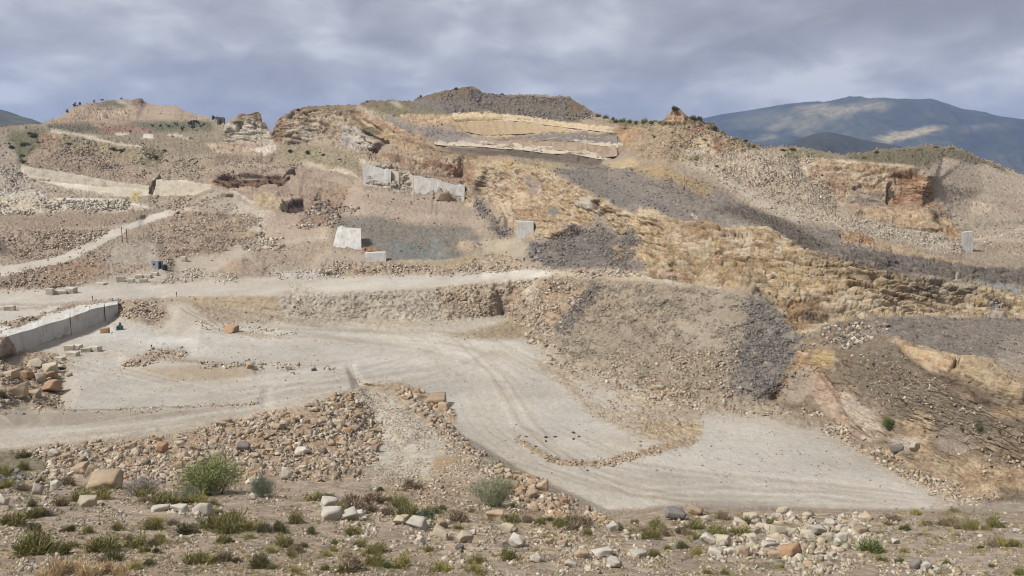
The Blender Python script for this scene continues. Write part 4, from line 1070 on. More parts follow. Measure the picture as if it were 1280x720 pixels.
def build_terrain():
    us = np.concatenate([np.arange(-300, -24, 8), np.arange(-24, 1304, 1.0), np.arange(1304, 1581, 8)])
    jit = (vnoise(np.stack([us * .35, us * 0, us * 0], -1), 3) * 1.0 + vnoise(np.stack([us * .09, us * 0, us * 0], -1), 4) * 1.0)
    top = sky_v(us) + jit
    n_main, n_low = 760, 26
    t = np.linspace(0, 1, n_main)
    ts_ = np.convolve(np.pad(top, 45, mode='edge'), np.hanning(91) / np.hanning(91).sum(), mode='valid')
    Vg = ts_[:, None] + (745 - ts_[:, None]) * t[None, :]
    Vg = Vg + (top - ts_)[:, None] * np.exp(-(Vg - ts_[:, None]) / 42)
    low = 745 + (1005 - 745) * (np.arange(1, n_low + 1) / n_low)
    Vg = np.concatenate([Vg, np.repeat(low[None, :], len(us), 0)], 1)
    Ug = np.repeat(us[:, None], Vg.shape[1], 1)
    inv = sample(INV, Ug, Vg)
    ts = np.array([[p[0], p[2]] for p in SKYLINE]); 
    P = pt(Ug, Vg, 1.0 / inv).astype(np.float32)
    A0 = sample(AMAP, Ug, Vg)
    c, r = A0[..., 0], A0[..., 1]
    soft = np.clip(np.maximum(c, r * .6), .04, 1)
    # normal of the smooth surface
    def normals(Q):
        du = np.gradient(Q, axis=0); dv = np.gradient(Q, axis=1)
        n = np.cross(dv, du); n /= np.maximum(np.linalg.norm(n, axis=-1, keepdims=True), 1e-9)
        n[n[..., 1] > .6] *= 1
        return n
    n0 = normals(P)
    n0 = np.where((np.sum(n0 * P, -1, keepdims=True) > 0), -n0, n0)
    n0 = box_blur(n0.astype(np.float32), 3); n0 /= np.maximum(np.linalg.norm(n0, axis=-1, keepdims=True), 1e-6)
    y = P[..., 1]
    amp = np.clip(y / 220, .18, 2.0)
    warp = np.stack([fbm(P / 14, 2, 90), fbm(P / 14, 2, 91), fbm(P / 14, 2, 92)], -1)
    Q = P + warp * 1.6
    Qs = Q * np.array([1, 1, .75], np.float32)               # upright joints
    Qb = Q * np.array([.16, .16, 1.0], np.float32)           # bedding ledges
    bed = fbm(Qb / 2.6, 3, 31, .6)
    ledge = np.round(bed * 3.5) / 3.5 * .6 + bed * .4
    d = c * amp * (fbm(Qs / 11, 3, 11, .5, True) * .6 + ledge * .45)
    d = d + (.18 + r) * amp ** .8 * (fbm(P / 3.4, 3, 51, .6, True) * .3 + fbm(P / 1.2, 3, 52, .7) * .42)
    d = d + soft * amp * fbm(P / 16, 4, 61, .55) * 1.3
    d = d + fbm(P / 5, 3, 71) * .07 * np.clip(1 - c - r, 0, 1)
    g_ = A0[..., 2]
    d = d + g_ * amp * np.clip(fbm(P / 2.6, 3, 81, .6) - .02, 0, 1) * 1.6
    # broken blocks on the faces, stones in the spoil
    Pf, df, cf, rf, af = Q.reshape(-1, 3), d.reshape(-1), c.reshape(-1), r.reshape(-1), amp.reshape(-1)
    shade = np.zeros(len(df), np.float32)
    k = np.where((cf > .12) & (P[..., 1].reshape(-1) < 1000))[0]
    Qk = Pf[k] * np.array([1, 1, 2.1], np.float32); Qk[:, 2] += Pf[k][:, 0] * .26
    Qk[:, 1] *= .6; Qk[:, 0] *= .46
    yk = P[..., 1].reshape(-1)[k]
    far = np.clip((yk - 250) / 130, 0, 1)
    vf = np.clip((yk - 560) / 120, 0, 1)
    nr = np.clip((185 - yk) / 50, 0, 1)
    for sz, w_ in ((1.5, nr), (3.3, (1 - far) * (1 - nr)), (6.2, far * (1 - vf)), (13, vf)):
        for lev, (q, a_, t_, j_) in enumerate(((1.0, .55, 1.0, 1.0), (.36, .3, .6, .62))):
            v1, tl, jn, sh = facets(Qk / (sz * q) + 3.7 * lev, 5 + lev)
            df[k] += cf[k] * w_ * (sz / 4.6) * (v1 * a_ + tl * t_ * .8 - j_ * np.clip(1 - jn / .12, 0, 1))
            shade[k] += cf[k] * w_ * sh * (.6, .55)[lev]
    k = np.where((rf > .15) & (P[..., 1].reshape(-1) < 700))[0]
    v1, f1 = worley(P.reshape(-1, 3)[k] * .75, 7)
    df[k] += rf[k] * np.minimum(af[k], 1.2) * ((v1 * .34) + (.5 - f1) * .3)
    d = df.reshape(d.shape)
    d = d + sample(DMAP, Ug + warp[..., 0] * 2.5, Vg + warp[..., 1] * 2) * .75
    edge = np.clip((Vg - top[:, None]) / 6, .35, 1)
    P = P + n0 * (d * edge)[..., None]
    # ground colours, with ragged borders between the kinds of ground
    wu = fbm(P / 9 + 5, 3, 101) * 5; wv = fbm(P / 9 + 50, 3, 102) * 2.4
    wu = wu + fbm(P / 2.2, 2, 103) * 1.6; wv = wv + fbm(P / 2.2, 2, 104) * .7
    k = np.clip(.45 + soft, .55, 1.0); wv = wv * (1 - .65 * c)
    C = sample(CMAP, Ug + wu * k, Vg + wv * k); A = sample(AMAP, Ug + wu * k, Vg + wv * k)
    sh_ = shade.reshape(C.shape[:2])
    C = C * (1 + sh_ * .17)[..., None]
    lum = np.clip((C[..., 0] - .16) / .14, 0, 1)
    m_ = (np.clip(sh_ * 1.4 - .35, 0, .6) * lum)[..., None]; C = C * (1 - m_) + alb((204, 186, 158)) * m_
    m_ = (np.clip(-sh_ * 1.4 - .4, 0, .5) * lum)[..., None]; C = C * (1 - m_) + alb((148, 118, 90)) * m_
    flat = np.clip(1 - A[..., 0] - A[..., 1] * 1.5, 0, 1)
    bl = fbm(P * np.array([1, .6, 1], np.float32) / 24, 5, 131, .6)
    C = C * (1 + flat * bl * .22)[..., None]
    m_ = (np.clip(fbm(P / 17, 4, 141, .6) * 1.6 - .1, 0, 1) * .45 * flat)[..., None]; C = C * (1 - m_) + alb((178, 160, 134)) * m_
    # hillside behind the skyline
    K = 9
    tops = P[:, 0]
    back = []
    for q in range(K, 0, -1):
        dd = np.array([0, 2, 5, 10, 18, 30, 50, 80, 120, 170])[q]
        b = tops.copy(); f = 1 + dd / tops[:, 1]
        b[:, 0] *= f; b[:, 1] += dd; b[:, 2] -= .02 * dd + .0042 * dd ** 2
        back.append(b)
    back = np.stack(back, 1)
    P = np.concatenate([back, P], 1)
    C = np.concatenate([np.repeat(C[:, :1], K, 1), C], 1); A = np.concatenate([np.repeat(A[:, :1], K, 1), A], 1)
    nu, nv = P.shape[:2]
    idx = np.arange(nu * nv).reshape(nu, nv)
    Fc = np.stack([idx[:-1, :-1], idx[:-1, 1:], idx[1:, 1:], idx[1:, :-1]], -1).reshape(-1, 4)
    me = mesh_np('terrain', P.reshape(-1, 3), Fc, terrain_material(), False, {'Col': C.reshape(-1, 3), 'Aux': A.reshape(-1, 3)})
    o = link('terrain', me); tag(o, kind='structure')
    return us, top, Vg, K, P


T_US, T_TOP, T_VG, T_K, T_P = build_terrain()


def ground(u, v):
    """points of the finished ground seen through photo pixels (arrays)"""
    u = np.asarray(u, float); v = np.asarray(v, float)
    i = np.clip(np.searchsorted(T_US, u), 0, len(T_US) - 1)
    j = np.clip((T_VG[i] < v[:, None]).sum(1), 0, T_VG.shape[1] - 1) + T_K
    return T_P[i, j]


def simple_ground(name, V, F, colr, kind='structure'):
    m, t, b = new_mat(name + '_soil')
    n = N(t, 'ShaderNodeTexNoise', i_Scale=.02, i_Detail=8.0)
    tc = N(t, 'ShaderNodeTexCoord'); t.links.new(tc.outputs['Object'], n.inputs['Vector'])
    a = alb(colr)
    rp = ramp(t, [(.35, tuple(a * .8)), (.65, tuple(a * 1.15))])
    t.links.new(n.outputs['Fac'], rp.inputs[0]); t.links.new(rp.outputs[0], b.inputs['Base Color'])
    o = link(name, mesh_np(name, V, F, m)); tag(o, kind=kind)
    return o


# the hillside the photographer stands on
gx = np.array([-60, -30, -14, -6, 0, 6, 14, 30, 60.]); gy = np.array([-160, -60, -12, 0, 4, 9.6])
gz = np.interp(gy, [-160, -60, -12, 0, 4, 9.6], [24, 6, -1.3, -1.75, -3.6, -7.6])
V = np.array([(x, yy, z - .15) for x in gx for yy, z in zip(gy, gz)])
ii = np.arange(len(V)).reshape(len(gx), len(gy))
simple_ground('ground', V, np.stack([ii[:-1, :-1], ii[1:, :-1], ii[1:, 1:], ii[:-1, 1:]], -1).reshape(-1, 4), (146, 128, 106))
gp = 14000
simple_ground('plain', [(-gp, -3000, -75), (gp, -3000, -75), (gp, 13000, -75), (-gp, 13000, -75)], [(0, 1, 2, 3)], (120, 116, 92))


# ------------------------------------------------------------------ far mountains
def mountain(name, sky, base, seed, amp, cols, patches=(), nu=520, nv=240):
    """sky/base: (u, v, y) lines; the range is a real ridge with a far side"""
    sa, ba = np.array(sky, float), np.array(base, float)
    us = np.linspace(sa[0, 0], sa[-1, 0], nu)
    sv, sy = np.interp(us, sa[:, 0], sa[:, 1]), np.interp(us, sa[:, 0], sa[:, 2])
    bv, by = np.interp(us, ba[:, 0], ba[:, 1]), np.interp(us, ba[:, 0], ba[:, 2])
    t = np.linspace(0, 1, nv)[None, :]
    top = pt(us, sv, sy); bot = pt(us, bv, by)
    P = top[:, None] + (bot - top)[:, None] * t[..., None]
    tt = np.repeat(t, nu, 0)
    P[..., 2] = bot[:, None, 2] + (top - bot)[:, None, 2] * (1 - tt) ** 1.15
    q = P / 1.0
    d = fbm(np.stack([q[..., 0], q[..., 1], q[..., 1] * 0], -1) / (amp * 9), 6, seed, .52, True) * amp
    d = d + fbm(np.stack([q[..., 0], q[..., 1] * .6, q[..., 1] * 0], -1) / (amp * 2.2), 4, seed + 40, .55, True) * amp * .42
    P[..., 2] += d * np.clip(tt * 4, .03, 1) * np.clip((1 - tt) * 3, .2, 1)
    u2, v2 = pix(P)
    w = fbm(P / (amp * 2.0), 5, seed + 9, .6)
    C = np.zeros(P.shape); C[:] = alb(cols[0])
    mixv = np.clip(w * 1.2 + .5, 0, 1)[..., None]
    C = C * (1 - mixv) + alb(cols[1]) * mixv
    veg = np.ones(P.shape[:2])
    for pts, colr, soft in patches:  # pale ground whose colour also carries sunlight falling through cloud gaps
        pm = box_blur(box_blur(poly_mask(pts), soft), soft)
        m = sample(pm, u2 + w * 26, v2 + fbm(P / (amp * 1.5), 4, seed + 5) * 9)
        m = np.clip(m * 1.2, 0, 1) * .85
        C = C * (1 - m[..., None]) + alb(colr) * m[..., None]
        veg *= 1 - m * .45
    back = np.stack([top + np.array([0, dd, -dd * .35]) for dd in (1500, 700, 250, 60)], 1)
    P = np.concatenate([back, P], 1); C = np.concatenate([np.repeat(C[:, :1], 4, 1), C], 1); veg = np.concatenate([np.repeat(veg[:, :1], 4, 1), veg], 1)
    mm, tr, b = new_mat(name + '_scrubland')
    l = tr.links.new
    vc = N(tr, 'ShaderNodeVertexColor', layer_name='Col'); va = N(tr, 'ShaderNodeVertexColor', layer_name='Aux')
    tc = N(tr, 'ShaderNodeTexCoord')
    n1 = N(tr, 'ShaderNodeTexNoise', i_Scale=.014, i_Detail=9.0, i_Roughness=.8); l(tc.outputs['Object'], n1.inputs['Vector'])
    mr = N(tr, 'ShaderNodeMapRange'); l(n1.outputs['Fac'], mr.inputs[0])
    for i, qv in enumerate((.42, .58, 0, 1)): mr.inputs[i + 1].default_value = qv
    sv_ = N(tr, 'ShaderNodeSeparateColor'); l(va.outputs[0], sv_.inputs[0])
    f = math_(tr, 'MULTIPLY', mr.outputs[0], math_(tr, 'MULTIPLY', sv_.outputs[0], .85))
    mx = N(tr, 'ShaderNodeMix', data_type='RGBA'); l(f, mx.inputs[0]); l(vc.outputs[0], mx.inputs[6]); mx.inputs[7].default_value = (.028, .036, .022, 1)
    l(mx.outputs[2], b.inputs['Base Color'])
    idx = np.arange(P.shape[0] * P.shape[1]).reshape(P.shape[:2])
    Fc = np.stack([idx[:-1, :-1], idx[:-1, 1:], idx[1:, 1:], idx[1:, :-1]], -1).reshape(-1, 4)
    A = np.repeat(veg.reshape(-1, 1), 3, 1)
    o = link(name, mesh_np(name, P.reshape(-1, 3), Fc, mm, True, {'Col': C.reshape(-1, 3), 'Aux': A}))
    tag(o, kind='structure')
    return o


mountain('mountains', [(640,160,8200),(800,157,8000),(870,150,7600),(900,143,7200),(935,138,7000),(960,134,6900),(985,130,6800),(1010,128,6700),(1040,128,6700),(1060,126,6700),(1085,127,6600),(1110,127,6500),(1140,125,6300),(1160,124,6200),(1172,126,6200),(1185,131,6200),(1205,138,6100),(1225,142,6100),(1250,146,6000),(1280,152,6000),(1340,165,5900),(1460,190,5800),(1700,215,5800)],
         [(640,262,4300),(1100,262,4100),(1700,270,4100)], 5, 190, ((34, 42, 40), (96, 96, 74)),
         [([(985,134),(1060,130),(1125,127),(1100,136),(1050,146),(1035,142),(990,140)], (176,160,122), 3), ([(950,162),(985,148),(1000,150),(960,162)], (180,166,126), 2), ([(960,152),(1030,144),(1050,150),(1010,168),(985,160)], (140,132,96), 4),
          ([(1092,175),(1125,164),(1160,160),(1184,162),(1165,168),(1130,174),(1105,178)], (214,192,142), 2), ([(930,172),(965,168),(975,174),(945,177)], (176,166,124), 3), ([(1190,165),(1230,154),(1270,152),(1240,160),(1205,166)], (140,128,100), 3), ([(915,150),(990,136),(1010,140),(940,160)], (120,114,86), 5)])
mountain('hills', [(900,205,3300),(955,186,3300),(985,181,3250),(1000,174,3200),(1020,167,3150),(1036,165,3100),(1055,169,3100),(1075,174,3100),(1095,178,3100),(1120,182,3100),(1160,194,3000),(1200,206,3000),(1300,238,3000)],
         [(900,262,2000),(1300,270,2000)], 15, 45, ((60, 60, 50), (78, 76, 60)), nu=200, nv=80)
mountain('hills', [(-420,118,2600),(-200,120,2600),(-60,129,2600),(0,137,2550),(12,140,2550),(28,146,2500),(40,149,2450),(55,155,2400),(90,166,2400),(160,190,2400)],
         [(-420,240,1500),(160,260,1500)], 25, 40, ((78, 76, 60), (104, 98, 76)), nu=200, nv=80)

# ------------------------------------------------------------------ the air
bm = bmesh.new()
HZ = (-9500, 9500, -2500, 9800, -77, 900)
add_box(bm, ((HZ[0] + HZ[1]) / 2, (HZ[2] + HZ[3]) / 2, (HZ[4] + HZ[5]) / 2), (HZ[1] - HZ[0], HZ[3] - HZ[2], HZ[5] - HZ[4]))
hm = bpy.data.materials.new('haze_air'); hm.use_nodes = True
ht = hm.node_tree; ht.nodes.clear()
pv = N(ht, 'ShaderNodeVolumePrincipled'); pv.inputs['Density'].default_value = 0.000085
pv.inputs['Color'].default_value = (.40, .55, .95, 1); pv.inputs['Anisotropy'].default_value = .1
ho = N(ht, 'ShaderNodeOutputMaterial'); ht.links.new(pv.outputs[0], ho.inputs['Volume'])
tag(bm_obj('haze', bm, hm), kind='stuff')

# ------------------------------------------------------------------ loose stone
def stone_material(name, vcol=False, c=None, rough_scale=1.0):
    m, t, b = new_mat(name)
    l = t.links.new
    tc = N(t, 'ShaderNodeTexCoord')
    vec = tc.outputs['Object']
    n1 = N(t, 'ShaderNodeTexNoise', i_Scale=1.6 * rough_scale, i_Detail=7.0, i_Roughness=.7); l(vec, n1.inputs['Vector'])
    mr = N(t, 'ShaderNodeMapRange'); l(n1.outputs['Fac'], mr.inputs[0])
    for i, q in enumerate((.3, .7, .78, 1.16)): mr.inputs[i + 1].default_value = q
    if vcol:
        base = N(t, 'ShaderNodeVertexColor', layer_name='Col').outputs[0]
        k = mr.outputs[0]
    else:
        rgb = N(t, 'ShaderNodeRGB'); rgb.outputs[0].default_value = (*alb(c), 1); base = rgb.outputs[0]
        oi = N(t, 'ShaderNodeObjectInfo')
        k = math_(t, 'MULTIPLY', mr.outputs[0], math_(t, 'ADD', .84, math_(t, 'MULTIPLY', oi.outputs['Random'], .3)))
    cc = N(t, 'ShaderNodeCombineColor')
    for i in range(3): l(k, cc.inputs[i])
    mx = N(t, 'ShaderNodeMix', data_type='RGBA', blend_type='MULTIPLY', i_0=1.0)
    l(base, mx.inputs[6]); l(cc.outputs[0], mx.inputs[7])
    n2 = N(t, 'ShaderNodeTexNoise', i_Scale=.9 * rough_scale, i_Detail=4.0); l(vec, n2.inputs['Vector'])
    st = N(t, 'ShaderNodeMapRange'); l(n2.outputs['Fac'], st.inputs[0])
    for i, q in enumerate((.60, .74, 0, .45)): st.inputs[i + 1].default_value = q
    m2 = N(t, 'ShaderNodeMix', data_type='RGBA', blend_type='MULTIPLY'); l(st.outputs[0], m2.inputs[0]); l(mx.outputs[2], m2.inputs[6]); m2.inputs[7].default_value = (1.0, .92, .80, 1)
    l(m2.outputs[2], b.inputs['Base Color'])
    bp = N(t, 'ShaderNodeBump', i_Strength=.5, i_Distance=.12); l(n1.outputs['Fac'], bp.inputs['Height']); l(bp.outputs[0], b.inputs['Normal'])
    return m


def hull(rnd, n=5, asp=(1, .8, .62), detail=0):
    """a block of quarry stone: a skewed box knocked about by a few straight breaks"""
    bm = bmesh.new()
    add_box(bm, (0, 0, 0), asp, None, .17, rnd)
    for _ in range(n):
        d = Vector((rnd.gauss(0, 1), rnd.gauss(0, 1), rnd.gauss(0, 1))).normalized()
        ext = max(v.co.dot(d) for v in bm.verts)
        r_ = bmesh.ops.bisect_plane(bm, geom=bm.verts[:] + bm.edges[:] + bm.faces[:], plane_co=d * ext * rnd.uniform(.5, .86), plane_no=d, clear_outer=True)
        ed = [g for g in r_['geom_cut'] if isinstance(g, bmesh.types.BMEdge)]
        if ed: bmesh.ops.contextual_create(bm, geom=ed)
    if detail:
        bmesh.ops.triangulate(bm, faces=bm.faces)
        for _ in range(2):
            bmesh.ops.subdivide_edges(bm, edges=[e for e in bm.edges if e.calc_length() > .15], cuts=1)
            bmesh.ops.triangulate(bm, faces=bm.faces)
        P = np.array([v.co[:] for v in bm.verts])
        d = fbm(P * 3.0 + rnd.uniform(0, 90), 4, 5, .65, True) * .04
        for v, k in zip(bm.verts, d): v.co += v.co.normalized() * float(k)
    bmesh.ops.triangulate(bm, faces=bm.faces)
    bmesh.ops.recalc_face_normals(bm, faces=bm.faces)
    bm.verts.index_update()
    V_ = np.array([v.co[:] for v in bm.verts]); F_ = np.array([[v.index for v in f.verts] for f in bm.faces])
    bm.free()
    return V_, F_


rr = random.Random(3)
SHAPES = [hull(rr, rr.choice((1, 1, 2, 3)), (1, rr.uniform(.4, .9), rr.uniform(.2, .6))) for _ in range(16)]
STONE = stone_material('broken_stone', vcol=True)
TAN = [(190, 168, 142), (176, 156, 132), (202, 182, 156), (182, 154, 124), (206, 192, 170), (160, 142, 122)]
PALE = [(206, 194, 172), (196, 182, 160), (216, 206, 188), (186, 170, 148)]
GREY = [(130, 124, 117), (142, 134, 126), (114, 109, 104), (156, 147, 137)]
OCHRE = [(186, 157, 124), (176, 147, 115), (198, 172, 138)]


def rand_in(pts, n):
    m = poly_mask([(-40 if p[0] == 0 else 1320 if p[0] == 1280 else p[0], p[1]) for p in pts])
    ys, xs = np.where(m > 0)
    k = RNG.integers(0, len(ys), n * 3)
    u = xs[k] + U0 + RNG.random(n * 3) + RNG.normal(size=n * 3) * 3; v = ys[k] + V0 + RNG.random(n * 3) + RNG.normal(size=n * 3) * 1.6
    q = fbm(np.stack([u / 16, v / 7, u * 0], -1), 3, 77)          # stones lie in drifts
    keep = np.argsort(-(q * 1.1 + RNG.random(n * 3)))[:int(n * 1.0)]
    return u[keep], v[keep]


def rot_mats(n, tilt=1.0):
    q = RNG.normal(size=(n, 4)); q[:, 1:3] *= tilt; q /= np.linalg.norm(q, axis=1, keepdims=True)
    w, x, y, z = q.T
    return np.stack([1 - 2 * (y * y + z * z), 2 * (x * y - z * w), 2 * (x * z + y * w), 2 * (x * y + z * w), 1 - 2 * (x * x + z * z), 2 * (y * z - x * w),
                     2 * (x * z - y * w), 2 * (y * z + x * w), 1 - 2 * (x * x + y * y)], -1).reshape(n, 3, 3)


def scatter(zones, name='rubble', sink=(-.3, .25), local=False):
    """zones: (outline, count, (smallest, largest) as seen in pixels, colours, power)"""
    Vs, Fs, Cs = [], [], []; off = 0
    for pts, n, (lo, hi), cols, pw in zones:
        u, v = rand_in(pts, n)
        if local:
            a_ = sample(AMAP, u, v); ok = RNG.random(n) < np.clip(a_[:, 1] * 1.15 - .1, 0, 1) * (1 - .7 * a_[:, 0]); u, v = u[ok], v[ok]; n = len(u)
        G = ground(u, v)
        size = (lo + (hi - lo) * RNG.random(n) ** pw) * G[:, 1] / F
        Rm = rot_mats(n, .7)
        ci = np.array([alb(c) for c in cols])[RNG.integers(0, len(cols), n)] * RNG.uniform(.85, 1.14, (n, 1))
        if local: ci = sample(CMAP, u, v) * RNG.uniform(.72, 1.32, (n, 1)) * (1 + RNG.normal(size=(n, 3)) * .03)
        sh = RNG.integers(0, len(SHAPES), n)
        for s in range(len(SHAPES)):
            k = np.where(sh == s)[0]
            if not len(k): continue
            bv, bf = SHAPES[s]
            W = np.einsum('nij,vj->nvi', Rm[k], bv) * size[k][:, None, None] * 1.25
            W += G[k][:, None, :] + np.array([0, 0, 1]) * (size[k] * RNG.uniform(*sink, len(k)))[:, None, None]
            Vs.append(W.reshape(-1, 3)); Fs.append((bf[None] + (np.arange(len(k)) * len(bv))[:, None, None] + off).reshape(-1, 3))
            Cs.append((np.repeat(ci[k], len(bf), 0) * RNG.uniform(.82, 1.17, (len(k) * len(bf), 1))).repeat(3, 0)); off += len(k) * len(bv)
    o = link(name, mesh_np(name, np.concatenate(Vs), np.concatenate(Fs), STONE, False, {'Col': np.concatenate(Cs)}))
    tag(o, kind='stuff')
    return o


HEAP = [(30,566),(100,555),(200,548),(300,526),(380,510),(436,492),(466,520),(475,556),(450,598),(330,604),(200,601),(90,596)]
CREST = [(500,484),(545,524),(590,557),(640,588),(690,613),(745,641),(700,652),(650,622),(600,590),(560,560),(520,520)]
RPILE = [(890,664),(940,645),(1000,642),(1080,644),(1100,664),(1070,690),(1040,720),(960,720),(890,702)]
scatter([(HEAP, 15000, (1.2, 5.2), TAN + TAN + PALE[:2] + GREY[3:], 2.6), (HEAP, 600, (4.5, 9), TAN + PALE[:1] + OCHRE[:1], 1.6),
         ([(40,586),(330,590),(330,606),(40,604)], 900, (2, 7), TAN + PALE + GREY[3:], 2)], sink=(-.15, .5))
scatter([([(440,490),(470,482),(520,520),(580,572),(600,600),(480,602),(452,590),(476,550)], 6000, (.9, 2.6), PALE + TAN[:2], 2),
         (CREST, 1500, (1.5, 7), TAN + OCHRE[:1] + PALE[:2], 2.2), ([(650,605),(690,614),(745,641),(765,655),(690,650),(640,625)], 700, (2.5, 10), TAN + OCHRE, 2),
         ([(470,600),(640,604),(690,634),(640,644),(520,630),(470,618)], 1300, (1.2, 5), TAN + PALE[:1], 2.4), ([(490,484),(530,490),(566,518),(560,540),(530,524)], 350, (2, 8), TAN + OCHRE, 2)])
scatter([([(0,604),(330,608),(560,640),(700,658),(880,645),(1280,645),(1280,730),(0,730)], 20000, (.7, 3.8), TAN + PALE + GREY[3:], 3.0),
         ([(540,650),(820,668),(840,700),(760,720),(560,716)], 1000, (2, 8), TAN + PALE, 2.6), ([(440,630),(540,640),(560,690),(420,690)], 350, (2, 7), PALE + TAN[:2], 2.4),
         ([(0,612),(330,612),(560,646),(700,662),(1280,646),(1280,725),(0,725)], 5000, (1.3, 4.6), PALE + TAN[:3] + GREY[3:], 2.2), (RPILE, 1500, (2.5, 11), PALE + TAN[:3], 2.2), ([(200,632),(280,636),(280,648),(190,648)], 160, (2, 8), PALE, 2), ([(0,606),(60,600),(60,640),(0,640)], 200, (2, 6), PALE + GREY[3:], 2),
         ([(1060,690),(1200,700),(1200,722),(1040,722)], 350, (2, 8), TAN + PALE + GREY[3:], 2.4), ([(0,584),(28,588),(26,604),(0,610)], 350, (2, 7), GREY, 1.5), ([(30,700),(90,690),(80,716),(20,716)], 200, (2, 6), GREY[3:] + PALE[1:2], 2)])
scatter([([(642,352),(700,348),(740,352),(690,420),(662,424),(636,396)], 3600, (.9, 3.6), TAN + PALE[:1], 2.4), ([(740,352),(930,368),(924,430),(908,490),(850,500),(740,464),(700,446),(700,410)], 9000, (.7, 2.3), [(160,146,126), (148,136,118), (174,160,140), (136,127,115)], 2.4),
         ([(760,440),(920,440),(940,502),(850,502),(760,470)], 2400, (1.1, 3.6), TAN + OCHRE[:1], 2.2), ([(936,368),(948,372),(1003,424),(984,462),(964,500),(915,490),(926,430)], 5200, (.7, 2.6), GREY + GREY + TAN[5:], 2.2),
         ([(738,352),(752,354),(716,412),(690,412)], 700, (1, 3), GREY, 2), ([(650,412),(720,448),(790,484),(860,502),(960,504),(1000,520),(850,516),(780,500),(690,456)], 900, (1.2, 5), TAN + PALE[:1], 2.5),
         ([(560,362),(640,354),(636,392),(560,398)], 900, (1, 2.8), TAN, 2), ([(370,372),(560,362),(556,398),(370,394)], 1500, (.8, 1.8), PALE + TAN[:1], 2)])
scatter([([(662,318),(690,298),(716,282),(752,280),(776,300),(794,286),(797,300),(788,340),(740,340),(690,332)], 4200, (.8, 3), GREY + TAN[5:], 2.4), ([(664,302),(690,310),(700,332),(664,322)], 350, (1.5, 5), GREY, 1.6),
         ([(398,340),(420,327),(480,330),(560,337),(600,322),(620,316),(645,324),(660,334),(600,341),(500,344)], 3600, (.8, 3), TAN + PALE[:1], 2.2), ([(708,339),(770,337),(800,342),(740,345)], 260, (2, 5), PALE + TAN[:3], 1.6),
         ([(640,200),(700,206),(800,210),(870,226),(960,274),(1040,290),(1090,304),(1060,324),(960,282),(860,274),(760,252)], 2600, (.8, 2.4), GREY + TAN[5:], 2.4), ([(595,245),(608,262),(640,296),(622,296),(600,270)], 350, (1.2, 3), GREY, 2)])
scatter([([(24,322),(64,322),(100,308),(138,288),(110,287),(10,292)], 2400, (.9, 3.2), TAN, 2.2), ([(190,296),(230,268),(290,266),(320,272),(330,296),(280,312),(222,320),(212,334),(198,318)], 5000, (.9, 3), TAN + GREY[3:], 2.4),
         ([(380,264),(398,248),(444,262),(424,280),(372,286)], 700, (1.5, 4.5), TAN[3:] + GREY[1:2], 2), ([(0,250),(160,252),(165,264),(0,268)], 1200, (1.5, 4.5), PALE, 2), ([(180,248),(280,246),(300,262),(215,262)], 700, (1, 2.6), TAN, 2),
         ([(0,344),(70,330),(118,310),(160,318),(120,350),(60,360),(0,370)], 1500, (1, 3), TAN, 2), ([(320,300),(352,298),(352,312),(300,314)], 260, (1.5, 4.5), PALE + TAN[:2], 2), ([(218,340),(250,336),(256,346),(200,352)], 260, (1, 3.5), PALE, 2),
         ([(256,347),(290,340),(300,350),(260,352)], 260, (1, 3), PALE, 1.5), ([(340,340),(410,336),(440,345),(350,348)], 600, (1, 3), PALE, 2), ([(146,376),(190,379),(205,392),(196,400),(150,396)], 420, (1.2, 4), TAN, 2),
         ([(0,412),(50,392),(95,382),(92,386),(50,398),(0,418)], 160, (1.5, 4), TAN[3:] + GREY[:1], 1.5), ([(100,381),(150,375),(190,380),(150,378)], 120, (1, 3), TAN, 1.5)])
scatter([([(0,446),(30,446),(80,452),(80,482),(76,512),(0,520)], 900, (1.5, 6), TAN + PALE[:1], 2.4), ([(150,456),(190,439),(228,437),(234,445),(170,456)], 300, (1.2, 4), TAN, 2), ([(230,450),(310,452),(420,458),(420,466),(320,464),(230,456)], 260, (1.2, 4.5), TAN + PALE, 2.5),
         ([(75,511),(150,510),(320,502),(320,506),(150,514),(75,515)], 200, (1, 3), PALE + TAN, 2), ([(645,545),(690,572),(745,578),(830,553),(870,546),(872,552),(800,572),(745,584),(690,578),(650,556)], 750, (1, 3.6), TAN + OCHRE[:1], 2),
         ([(700,470),(790,500),(880,525),(870,560),(800,548),(740,520)], 500, (1, 3), TAN + PALE, 2.5), ([(810,478),(845,490),(850,506),(815,500)], 90, (3, 8), OCHRE + TAN, 1.5), ([(240,400),(300,406),(370,414),(360,418),(260,412)], 200, (1, 3), PALE + TAN, 2),
         ([(1000,505),(1050,530),(1090,556),(1160,594),(1220,614),(1250,620),(1215,632),(1140,604),(1080,566),(1020,532)], 2200, (1.2, 5.5), TAN + PALE[:2] + OCHRE[:1], 2.2), ([(780,545),(900,520),(1040,560),(1120,610),(1000,610),(800,600)], 220, (.8, 2.4), GREY + TAN, 2.5),
         ([(340,408),(560,406),(660,430),(800,490),(860,514),(960,514),(1150,602),(1210,630),(1000,630),(830,628),(745,630),(640,580),(545,515),(500,480),(300,500),(90,530),(90,470),(150,420)], 2200, (.5, 1.7), TAN + GREY, 2.5), ([(1036,406),(1106,403),(1110,414),(1060,436),(1020,436)], 650, (1.5, 5), GREY + TAN[3:] + PALE[:1], 2),
         ([(1070,402),(1130,399),(1280,404),(1280,446),(1170,440)], 900, (.8, 2.6), GREY, 2.5), ([(1060,440),(1120,440),(1240,520),(1280,560),(1200,545),(1100,510)], 700, (1, 3.5), GREY[3:] + TAN, 2.4), ([(1180,560),(1240,560),(1280,590),(1240,600)], 160, (1.5, 5), TAN + OCHRE, 2)])
